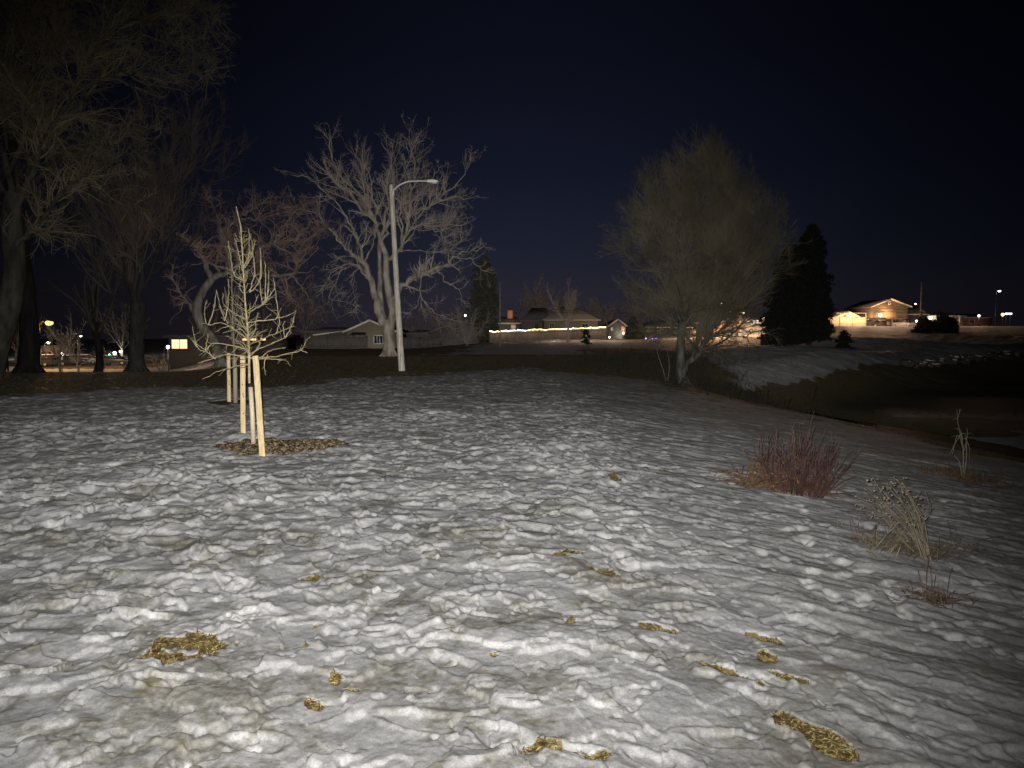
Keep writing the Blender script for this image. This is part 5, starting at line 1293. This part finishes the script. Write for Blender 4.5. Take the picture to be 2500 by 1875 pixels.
    conifer('evergreen_tree', 'dim bushy evergreen between the small gabled house and the leaning tree', 1548, 108, 775, 3.4, 1.6, g, mm_('dim_needles', (.02, .022, .015), (.05, .05, .035), 2), bk, n=320, trunk=.04)
    small_lamp('small white lamp above the wide dome-shaped bare shrub', 1136, 770, 120, (1, .93, .8), .16, 0, s=30)
    # lawn decorations: blue lights
    for k, (px, py) in enumerate([(1577, 826), (1593, 828), (1601, 827)]):
        p = at(px, py, 112); z0 = float(base_h(p[0], 112))
        t = thing('blue_light', ['leftmost of the three small blue garden lights', 'middle of the three small blue garden lights', 'rightmost of the three small blue garden lights'][k], 'garden light', (p[0], 112, z0), 'small blue garden lights')
        m = MB(); m.tube([(p[0], 112, z0), (p[0], 112, p[2])], .03, 6); m.build('stake', bk, t); m = MB(); m.ball(p, .10, 8, 6); m.build('bulb', E('blue', (.15, .12, 1), 12), t)
    # hazy trees behind houses
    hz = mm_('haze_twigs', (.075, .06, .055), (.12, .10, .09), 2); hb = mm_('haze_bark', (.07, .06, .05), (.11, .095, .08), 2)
    for k, (px, Y, H, sp, lb) in enumerate([(1305, 145, 14, 6, 'bare tree behind the roof left of the taupe house'), (1360, 160, 12, 5, 'bare tree above the ridge of the taupe house'), (1262, 150, 9, 4, 'bare tree behind the orange-lit chimney'),
            (1470, 140, 9, 5, 'bare tree between the taupe house and the small gabled house'), (1545, 150, 10, 6, 'bare tree behind the small gabled house'), (1445, 170, 12, 5, 'farther bare tree over the right end of the taupe roof'),
            (1020, 135, 8, 5, 'bare tree behind the dim low house right of the light pole'), (745, 125, 11, 6, 'bare tree left of the tan gabled house'), (1090, 140, 9, 5, 'bare tree above the dim slanting roof')]):
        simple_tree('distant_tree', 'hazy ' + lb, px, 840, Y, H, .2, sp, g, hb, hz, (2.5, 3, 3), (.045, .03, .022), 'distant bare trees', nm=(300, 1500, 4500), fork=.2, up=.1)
    a = utility_pole('slim utility pole at the left end of the string-lit fence', 1221, 842, 690, 88, .12, False)
    b_ = (xx_at(1560, 100), 100, zz_at(1560, 755, 100)); c = (xx_at(1150, 92), 92, zz_at(1150, 742, 92))
    wire('overhead wire crossing above the taupe house roof', (a[0], a[1], zz_at(1221, 744, 88)), b_, .4)
    wire('second overhead wire just below the first above the taupe house', (a[0], a[1], zz_at(1221, 749, 88)), (b_[0], b_[1], b_[2] - .25), .5)
    # low wire-fence posts along the lit snow
    for k, (px, Y, h) in enumerate([(1262, 96, .9), (1323, 96, 1.0), (1342, 97, 1.0), (1358, 97, 1.0), (1481, 100, 2.9), (1579, 100, 1.1)]):
        x = xx_at(px, Y); z0 = float(base_h(x, Y)); m = MB(); m.tube([(x, Y, z0 - .1), (x + .02, Y, z0 + h * .6), (x, Y, z0 + h)], [.05, .04, .035], 6)
        tag(m.build('fence_post', mm_('old_pole_wood', (.10, .085, .07), (.20, .17, .14), 4), None, True, (x, Y, z0)), ['first thin post left of the slim tree, short and stubby', 'thin post midway along the lit snow left of the slim tree', 'second thin post left of the slim tree', 'thin post nearest to the left of the slim tree', 'tall thin post at the right end of the string-lit fence', 'thin dark post near the blue garden lights'][k], 'post', 'thin posts along the lit snow')
    light('snow_glow', (xx_at(1350, 99), 99, 2.6), 90, (1, .7, .5), None, .4); light('snow_glow', (xx_at(1500, 100), 100, 2.8), 110, (1, .66, .45), None, .4); light('snow_glow', (xx_at(1430, 99), 99, 2.6), 90, (1, .7, .5), None, .4)

def street_right():
    g = rs(220)
    trim = mm_('white_trim', (.55, .54, .50), (.62, .60, .56), 3); shingle = mm_('dark_shingle', (.03, .03, .034), (.06, .06, .064), 5)
    # lit street behind the leaning tree
    street_lamp('upper bright street lamp seen through the crown of the leaning tree', 1775, 702, 118, (1, .92, .75), 900, .30, arm=1.0)
    street_lamp('dim warm street lamp below the upper one, behind the leaning tree', 1771, 736, 150, (1, .8, .5), 800, .34, arm=1.0)
    small_lamp('small lamp just left of the dim warm street lamp', 1761, 741, 150, (1, .8, .5), .16, 0, 'post')
    street_lamp('lamp right of the two stacked ones, above the lit small tree', 1815, 763, 122, (1, .85, .6), 900, .22, arm=.8)
    street_lamp('warm lamp at the left of the leaning tree stems', 1702, 789, 110, WARM, 700, .26, arm=.7)
    small_lamp('amber porch lamp at the right end of the warm-lit house front', 1864, 779, 117, WARM, .26, 350)
    # houses on it
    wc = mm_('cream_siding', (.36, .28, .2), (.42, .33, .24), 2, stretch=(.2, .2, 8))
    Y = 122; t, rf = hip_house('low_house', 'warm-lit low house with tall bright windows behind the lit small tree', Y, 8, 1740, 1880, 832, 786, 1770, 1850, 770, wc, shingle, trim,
        [(1838, 1843, 783, 799, E('pane_cool', (.9, .95, 1), 1.2), 0), (1846, 1856, 782, 800, E('pane_cool', (.9, .95, 1), 1.2), 1), (1792, 1800, 796, 806, E('pane_warm', (1, .6, .3), 1.6), 0), (1818, 1826, 800, 808, E('pane_warm', (1, .6, .3), 1.6), 1)], over=.4)
    hip_house('low_house', 'dim low house left of the leaning tree trunk, behind the blue garden lights', 130, 8, 1580, 1690, 832, 800, 1600, 1670, 784, mm_('dim_grey', (.13, .12, .11), (.18, .17, .15), 2), shingle, trim, [(1606, 1612, 806, 814, E('dim_pane', (1, .6, .35), .12), 0)], over=.4)
    for px, Y, e in ((1700, 108, 350), (1760, 110, 1800), (1815, 109, 2400), (1870, 110, 700), (1640, 107, 200)):
        light('street_glow', (xx_at(px, Y), Y, float(base_h(xx_at(px, Y), Y)) + 3.0), e, (1, .52, .22), None, .5)
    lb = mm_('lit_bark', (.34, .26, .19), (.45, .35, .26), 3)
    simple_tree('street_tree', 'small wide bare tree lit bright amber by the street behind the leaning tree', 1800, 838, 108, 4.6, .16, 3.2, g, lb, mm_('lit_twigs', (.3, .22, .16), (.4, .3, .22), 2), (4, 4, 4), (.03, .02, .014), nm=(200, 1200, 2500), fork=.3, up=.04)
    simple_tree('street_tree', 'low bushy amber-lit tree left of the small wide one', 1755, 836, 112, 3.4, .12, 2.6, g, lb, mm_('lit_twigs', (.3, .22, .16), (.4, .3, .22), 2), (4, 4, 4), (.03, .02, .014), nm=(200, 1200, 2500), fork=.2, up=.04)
    utility_pole('utility pole standing behind the leaning tree next to the lamps', 1799, 830, 700, 116, .14, False)
    z = lambda x, y: float(base_h(x, y)) + .10
    silver = mm_('silver_paint', (.3, .3, .31), (.34, .34, .35), 1, .35)
    for px, Y, lb_, hd in ((1720, 116, 'snow-capped car parked on the lit street left of the bushy amber-lit tree', 0.1), (1850, 117, 'snow-capped car in front of the tall bright windows', 3.2)):
        x = xx_at(px, Y); car(lb_, (x, Y, z(x, Y)), hd, silver)
    # big black conifers
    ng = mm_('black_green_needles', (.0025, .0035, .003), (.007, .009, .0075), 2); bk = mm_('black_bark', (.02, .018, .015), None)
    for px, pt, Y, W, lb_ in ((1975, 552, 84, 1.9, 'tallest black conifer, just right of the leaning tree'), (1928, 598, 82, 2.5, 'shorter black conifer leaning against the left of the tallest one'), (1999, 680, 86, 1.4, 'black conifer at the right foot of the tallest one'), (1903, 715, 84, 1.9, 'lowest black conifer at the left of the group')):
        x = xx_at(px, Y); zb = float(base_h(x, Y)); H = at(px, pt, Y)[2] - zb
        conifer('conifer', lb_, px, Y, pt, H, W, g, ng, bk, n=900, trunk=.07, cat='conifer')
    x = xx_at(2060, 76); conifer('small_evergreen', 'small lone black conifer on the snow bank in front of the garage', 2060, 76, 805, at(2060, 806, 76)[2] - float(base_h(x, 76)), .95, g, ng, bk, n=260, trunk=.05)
    # garage with gable lamp
    Y = 150
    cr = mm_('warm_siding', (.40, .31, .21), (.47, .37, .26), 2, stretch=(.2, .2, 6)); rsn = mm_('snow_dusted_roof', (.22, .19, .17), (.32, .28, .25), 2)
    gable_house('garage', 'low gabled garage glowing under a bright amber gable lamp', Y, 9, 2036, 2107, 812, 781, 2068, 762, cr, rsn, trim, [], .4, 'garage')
    small_lamp('bright amber lamp under the peak of the low garage', 2072, 768, Y - 1.0, (1, .62, .3), .34, 2200, s=60)
    fence('tan fence with an open lattice top in front of the glowing garage', 2018, 2112, 141, 141, 2.6, mm_('tan_boards', (.34, .26, .17), (.42, .32, .22), 2), open_top=True, jit=0)
    # two-storey house
    Y = 158
    t, rf = gable_house('two_storey_house', 'two-storey gabled house with tan siding above a brick ground floor on the right', Y, 12, 2129, 2214, 806, 748, 2170, 731, mm_('tan_clapboard', (.30, .235, .165), (.36, .28, .20), 2, stretch=(.2, .2, 10)), rsn, trim, [(2168, 2171, 737, 743, mm_('dark_vent', (.03, .03, .03), None), 0)], .5)
    x0, x1 = xx_at(2129, Y), xx_at(2215, Y); m = MB(); m.box(((x0+x1)/2, Y - .12, (zz_at(0, 774, Y) + zz_at(0, 815, Y))/2), (x1-x0+.1, .2, zz_at(0, 774, Y) - zz_at(0, 815, Y))); m.build('brick_floor', mm_('brick_red', (.22, .10, .06), (.30, .15, .09), 3), t)
    for zy in (755, 762, 774):
        m = MB(); m.box(((x0+x1)/2, Y - .07, zz_at(0, zy, Y)), (x1-x0, .09, .12)); m.build('trim_board', mm_('trim_brown', (.14, .10, .07), None), t)
    m = MB(); m.box((xx_at(2160, Y), Y - 1.6, zz_at(0, 779.5, Y)), (3.6, 3, .18)); pr = m.build('porch_roof', rsn, t)
    m = MB(); m.box((xx_at(2159, Y), Y - 3.0, zz_at(0, 793, Y)), (.16, .16, 2.5)); m.build('porch_post', trim, t)
    small_lamp('bright amber wall lamp beside the porch of the two-storey house', 2149, 769, Y - 1.2, (1, .6, .28), .36, 1700, s=60)
    hip_house('low_house', 'dark wing joined to the right of the two-storey house', Y + 3, 8, 2216, 2262, 806, 768, 2222, 2258, 745, mm_('dark_siding', (.06, .055, .05), (.09, .085, .08), 2), shingle, trim, over=.3)
    x0, x1 = xx_at(2106, Y), xx_at(2136, Y); t = thing('garden_shed', 'plain grey shed between the glowing garage and the two-storey house', 'shed', ((x0+x1)/2, Y - 3, zz_at(0, 804, Y)))
    m = MB(); m.box(((x0+x1)/2, Y - 2, (zz_at(0, 779, Y) + zz_at(0, 812, Y))/2), (x1-x0, 3, zz_at(0, 779, Y) - zz_at(0, 812, Y))); m.build('wall', mm_('shed_grey', (.24, .21, .18), (.3, .26, .22), 2), t)
    m = MB(); m.box(((x0+x1)/2, Y - 2, zz_at(0, 778, Y)), (x1-x0+.5, 3.5, .2)); m.build('roof', rsn, t)
    m = MB(); m.box((xx_at(2127, Y), Y - 3.53, zz_at(0, 792, Y)), (.8, .05, 2.0)); m.build('door', mm_('shed_door', (.16, .13, .10), None), t)
    for px, Yc, hd, su, lb_, pt in ((2148, 152, 1.4, False, 'dark snow-topped car in the drive of the two-storey house', 'd'), (2206, 148, -1.3, True, 'pale van facing the street right of the brick ground floor', 's'), (2113, 146, .1, False, 'low snow-covered car right of the lattice fence', 'd')):
        x = xx_at(px, Yc); car(lb_, (x, Yc, float(base_h(x, Yc)) + .08), hd, mm_('dark_paint', (.03, .032, .036), (.04, .042, .048), 1, .3) if pt == 'd' else silver, pt == 'd', 1, False, su)
    Y = 132; p = at(2169, 789, Y); x = p[0]; z0 = float(base_h(x, Y)); t = thing('real_estate_sign', 'small pale square sign on a tall thin post in front of the two-storey house', 'sign', (x, Y, z0))
    m = MB(); m.tube([(x + .35, Y, z0), (x + .35, Y, p[2] + .4)], .05, 6); m.build('post', mm_('dark_metal', (.012, .012, .012), (.022, .022, .022), 5, .6), t); m = MB(); m.box((x, Y - .06, p[2]), (.55, .04, .5)); m.build('sign_plate', mm_('white_sign', (.78, .76, .70), None), t)
    utility_pole('tall utility pole right of the two-storey house', 2246, 800, 688, 128, .15, False)
    # ranch houses to the right
    Y = 165
    hip_house('low_house', 'low ranch house with a bright white porch light at its left end', Y, 9, 2262, 2350, 806, 772, 2280, 2340, 764, mm_('cream_siding', (.36, .28, .2), (.42, .33, .24), 2, stretch=(.2, .2, 8)), shingle, trim, [(2288, 2294, 776, 786, E('pane_warm', (1, .6, .3), 1.6), 0)], over=.4)
    small_lamp('bright white porch lamp of the low ranch house', 2272, 776, Y - 1.2, (1, .82, .6), .34, 900, s=60)
    small_lamp('small cool lamp right of the tall utility pole', 2238, 784, 150, (.8, .85, 1), .22, 60, 'post')
    small_lamp('tiny lamp under the eave of the dark wing', 2235, 742, 157, (1, .85, .6), .14, 20)
    hip_house('low_house', 'darker ranch house at the far right with a white downpipe', Y + 5, 9, 2352, 2420, 808, 776, 2362, 2410, 766, mm_('brick_red', (.22, .10, .06), (.30, .15, .09), 3), shingle, trim, [(2365, 2376, 781, 789, mm_('dim_cream', (.12, .10, .075), (.16, .13, .1), 2), 0)], over=.3)
    m = MB(); xq = xx_at(2341, 160); m.tube([(xq, 160, zz_at(0, 795, 160)), (xq, 160, zz_at(0, 775, 160)), (xq + .5, 160.5, zz_at(0, 771, 160))], .08, 6); tag(m.build('downpipe', trim, None, True, (xq, 160, zz_at(0, 795, 160))), 'pale downpipe between the two ranch houses', 'pipe')
    street_lamp('white street lamp high at the far right', 2440, 710, 150, (.95, .97, 1), 0, .26, arm=.6)
    small_lamp('small white lamp above the far right ranch roof', 2390, 771, 160, (1, .93, .8), .22, 120, 'post')
    small_lamp('little amber lamp at the far right beside a white strip light', 2448, 768, 150, (1, .6, .25), .26, 60, 'post', s=12)
    p = at(2462, 766, 150); z0 = float(base_h(p[0], 150)); t = thing('lit_sign', 'horizontal glowing white strip sign at the far right', 'sign', (p[0], 150, z0))
    m = MB(); m.box(p, (1.3, .15, .26)); m.build('light_panel', E('strip', (.95, .97, 1), 8), t)
    for s in (-.4, .4): m = MB(); m.tube([(p[0] + s, 150.05, z0), (p[0] + s, 150.05, p[2] - .12)], .05, 6); m.build('post', mm_('dark_metal', (.012, .012, .012), (.022, .022, .022), 5, .6), t)
    for px, Y, e in ((2085, 138, 2600), (2150, 137, 3400), (2195, 138, 2600), (2385, 142, 700), (2340, 146, 300)):
        light('street_glow', (xx_at(px, Y), Y, float(base_h(xx_at(px, Y), Y)) + 2.6), e, (1, .60, .36), None, .5)
    # dark rounded bushes
    for px, Y, H, sp, lb_ in ((2262, 108, 2.3, 1.9, 'dark rounded bush in front of the ranch house, left half'), (2308, 110, 2.8, 2.1, 'dark rounded bush in front of the ranch house, right and taller half')):
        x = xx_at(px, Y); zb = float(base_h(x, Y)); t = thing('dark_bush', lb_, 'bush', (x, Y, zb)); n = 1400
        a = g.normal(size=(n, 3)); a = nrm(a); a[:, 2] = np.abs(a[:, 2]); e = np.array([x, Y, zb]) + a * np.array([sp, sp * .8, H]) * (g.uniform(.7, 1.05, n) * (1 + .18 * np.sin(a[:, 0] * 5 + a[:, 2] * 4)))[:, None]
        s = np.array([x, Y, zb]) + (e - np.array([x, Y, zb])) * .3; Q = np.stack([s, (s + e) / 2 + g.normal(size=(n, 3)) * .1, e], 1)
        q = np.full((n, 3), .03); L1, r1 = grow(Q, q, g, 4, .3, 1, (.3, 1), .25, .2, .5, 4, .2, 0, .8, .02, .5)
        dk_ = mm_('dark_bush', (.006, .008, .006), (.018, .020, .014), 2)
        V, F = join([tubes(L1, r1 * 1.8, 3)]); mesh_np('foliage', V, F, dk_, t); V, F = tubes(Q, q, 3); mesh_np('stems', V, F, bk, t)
    # snow-capped boulders along the foot of the snow bank
    rk = mm_('boulder', (.05, .048, .045), (.11, .105, .10), 2); sw = mm_('lot_snow', (.7, .7, .7), (.8, .8, .8), 5)
    for k in range(34):
        px = g.uniform(2215, 2490); py = np.interp(px, [2215, 2300, 2400, 2490], [897, 885, 878, 868]) + g.uniform(-6, 8); c = hit(px, py); s = g.uniform(.25, .6)
        t = thing('boulder', 'snow-capped boulder among the rocks along the foot of the far snow bank', 'rock', c, 'snow-capped rocks below the far snow bank')
        m = MB(); m.ball((c[0], c[1], c[2] + s * .2), s, 8, 6, .18, k, (1.3, 1, .7)); m.build('stone', rk, t)
        m = MB(); m.ball((c[0], c[1], c[2] + s * .48), s * .8, 8, 5, .15, k + 50, (1.3, 1, .5)); m.build('snow_cap', sw, t, True)
    # low brush on the near lip of the creek and dark scrub left of it
    br = mm_('dark_brush', (.015, .013, .010), (.036, .032, .024), 2)
    n = 1100; X = g.uniform(5, 17, n); Y = g.uniform(26, 60, n); k = (X > xn(Y) - 1.2) & (X < xn(Y) + 6) | ((Y > 42) & (X < 12)); X = X[k]; Y = Y[k]; n = len(X)
    P = np.stack([X, Y, base_h(X, Y)], -1); d = nrm(np.stack([g.normal(size=n) * .5, g.normal(size=n) * .4, np.ones(n)], -1)); L = g.uniform(.2, .9, n)[:, None]
    Q = np.stack([P, P + d * L * .5 + g.normal(size=(n, 3)) * .05, P + d * L + g.normal(size=(n, 3)) * .15 * L], 1); q = np.full((n, 3), .012)
    V, F = join([tubes(Q, q, 3), tubes(*grow(Q, q, g, 6, .2, 1, (.3, 1), .5, .1, .4, 4, .2, 0, .6, .008, .5), 3)])
    tag(mesh_np('creek_brush', V, F, br), 'dark tangled brush along the lip of the creek', 'brush', kind='stuff')

def creek():
    # dark water with patches of ice
    ys = np.linspace(14, 64, 60); V = []
    for y in ys:
        cx = 17.5 + 1.2 * math.sin(y * .11)
        for s in np.linspace(-2.3, 2.3, 6): V.append((cx + s, y, -2.72))
    i = np.arange(59)[:, None]; j = np.arange(5)[None]; F = np.stack([i*6+j, i*6+j+1, (i+1)*6+j+1, (i+1)*6+j], -1).reshape(-1, 4)
    m = mm_('creek_water', (.004, .005, .006), (.10, .105, .115), .3, .6, .1, 8, contrast=(.50, .66), spec=.05)
    tag(mesh_np('creek_water', V, F, m, None, True), kind='structure')
# ------------------------------------------------------------------ assemble
build_ground()
build_patches()
sapling()
bushes()
light_pole()
central_tree()
crooked_tree()
left_trees()
willow()
far_left()
center_houses()
street_right()
creek()
# camera
cam = bpy.data.cameras.new('camera'); co = bpy.data.objects.new('camera', cam); col.objects.link(co)
co.location = (0, 0, CAMZ); co.rotation_euler = (math.pi / 2 - PITCH, 0, 0)
cam.sensor_width = 36; cam.lens = 36 * F_PX / 2500; cam.clip_end = 3000; cam.clip_start = .05
sc.camera = co
# the phone's flash lamp, just beside the lens
fl = bpy.data.lights.new('phone_flash', 'SPOT'); fl.spot_size = R_(FL_CONE); fl.spot_blend = 1.0; fl.shadow_soft_size = .012; FE = 2e3; fl.energy = FE; fl.color = (1.0, .965, .90)
fo = bpy.data.objects.new('phone_flash', fl); col.objects.link(fo); fo.location = (-.035, .0, CAMZ + .03)
fo.rotation_euler = (math.pi / 2 + R_(FL_EL), 0, R_(FL_AZ))
fl.use_nodes = True; nt = fl.node_tree; em = nt.nodes['Emission']
def lf(s, sm):
    n = nt.nodes.new('ShaderNodeLightFalloff'); n.inputs['Strength'].default_value = s; n.inputs['Smooth'].default_value = sm; return n
a = lf(FL_LIN / FE, 14.0); b = lf(FL_CON / FE, 0.0)
ad = nt.nodes.new('ShaderNodeMath'); ad.operation = 'ADD'; nt.links.new(a.outputs['Linear'], ad.inputs[0]); nt.links.new(b.outputs['Constant'], ad.inputs[1])
nt.links.new(ad.outputs[0], em.inputs['Strength'])
# faint moonlight
sl = bpy.data.lights.new('moon', 'SUN'); sl.energy = MOON; sl.angle = R_(3); sl.color = (.75, .85, 1)
so = bpy.data.objects.new('moon', sl); col.objects.link(so); so.rotation_euler = (R_(50), 0, R_(-25))
# night sky with town glow on the horizon
w = bpy.data.worlds.new('World'); sc.world = w; w.use_nodes = True; nt = w.node_tree; bg = nt.nodes['Background']
tc = nt.nodes.new('ShaderNodeTexCoord'); sx = nt.nodes.new('ShaderNodeSeparateXYZ'); nt.links.new(tc.outputs['Generated'], sx.inputs[0])
cr = nt.nodes.new('ShaderNodeValToRGB'); nt.links.new(sx.outputs[2], cr.inputs[0])
def lin(*c): return tuple((v / 255 / 12.92) if v <= 10 else ((v / 255 + .055) / 1.055) ** 2.4 for v in c)
st = [(0, (40, 35, 42)), (.05, (36, 35, 45)), (.11, (27, 30, 43)), (.21, (18, 21, 35)), (.34, (11, 13, 24)), (.52, (5, 6, 13)), (1, (3, 3, 6))]
e = cr.color_ramp.elements
for k, (p, c) in enumerate(st):
    q = e[k] if k < 2 else e.new(p)
    q.position = p; q.color = (*lin(*c), 1)
# brighter towards the town ahead, darker to both sides
at2 = nt.nodes.new('ShaderNodeMath'); at2.operation = 'ARCTAN2'; nt.links.new(sx.outputs[0], at2.inputs[0]); nt.links.new(sx.outputs[1], at2.inputs[1])
def M(op, a, b=None):
    n = nt.nodes.new('ShaderNodeMath'); n.operation = op
    for k, v in enumerate((a, b)):
        if v is None: continue
        if isinstance(v, (int, float)): n.inputs[k].default_value = v
        else: nt.links.new(v, n.inputs[k])
    return n.outputs[0]
q = M('MULTIPLY', M('ADD', at2.outputs[0], -.01), 2.5); gss = M('POWER', 2.718, M('MULTIPLY', M('MULTIPLY', q, q), -1.0))
f = M('ADD', M('MULTIPLY', gss, .98), .10)
mx = nt.nodes.new('ShaderNodeMix'); mx.data_type = 'RGBA'; mx.blend_type = 'MULTIPLY'; mx.inputs[0].default_value = 1
nt.links.new(cr.outputs[0], mx.inputs[6]); cmb = nt.nodes.new('ShaderNodeCombineColor')
for k in range(3): nt.links.new(f, cmb.inputs[k])
nt.links.new(cmb.outputs[0], mx.inputs[7]); nt.links.new(mx.outputs[2], bg.inputs[0]); bg.inputs[1].default_value = SKY
sc.view_settings.view_transform = 'Standard'; sc.view_settings.look = 'None'; sc.view_settings.exposure = 0; sc.view_settings.gamma = 1
sc.render.engine = 'CYCLES'; cy = sc.cycles; cy.max_bounces = 4; cy.diffuse_bounces = 2; cy.glossy_bounces = 2; cy.use_light_tree = True
cy.sample_clamp_indirect = 2; cy.sample_clamp_direct = 5; cy.use_denoising = True; cy.denoiser = 'OPENIMAGEDENOISE'; cy.denoising_prefilter = 'ACCURATE'; cy.denoising_input_passes = 'RGB_ALBEDO_NORMAL'; cy.caustics_reflective = False; cy.caustics_refractive = False
cy.use_adaptive_sampling = False; sc.render.film_transparent = False; cy.pixel_filter_type = 'BLACKMAN_HARRIS'
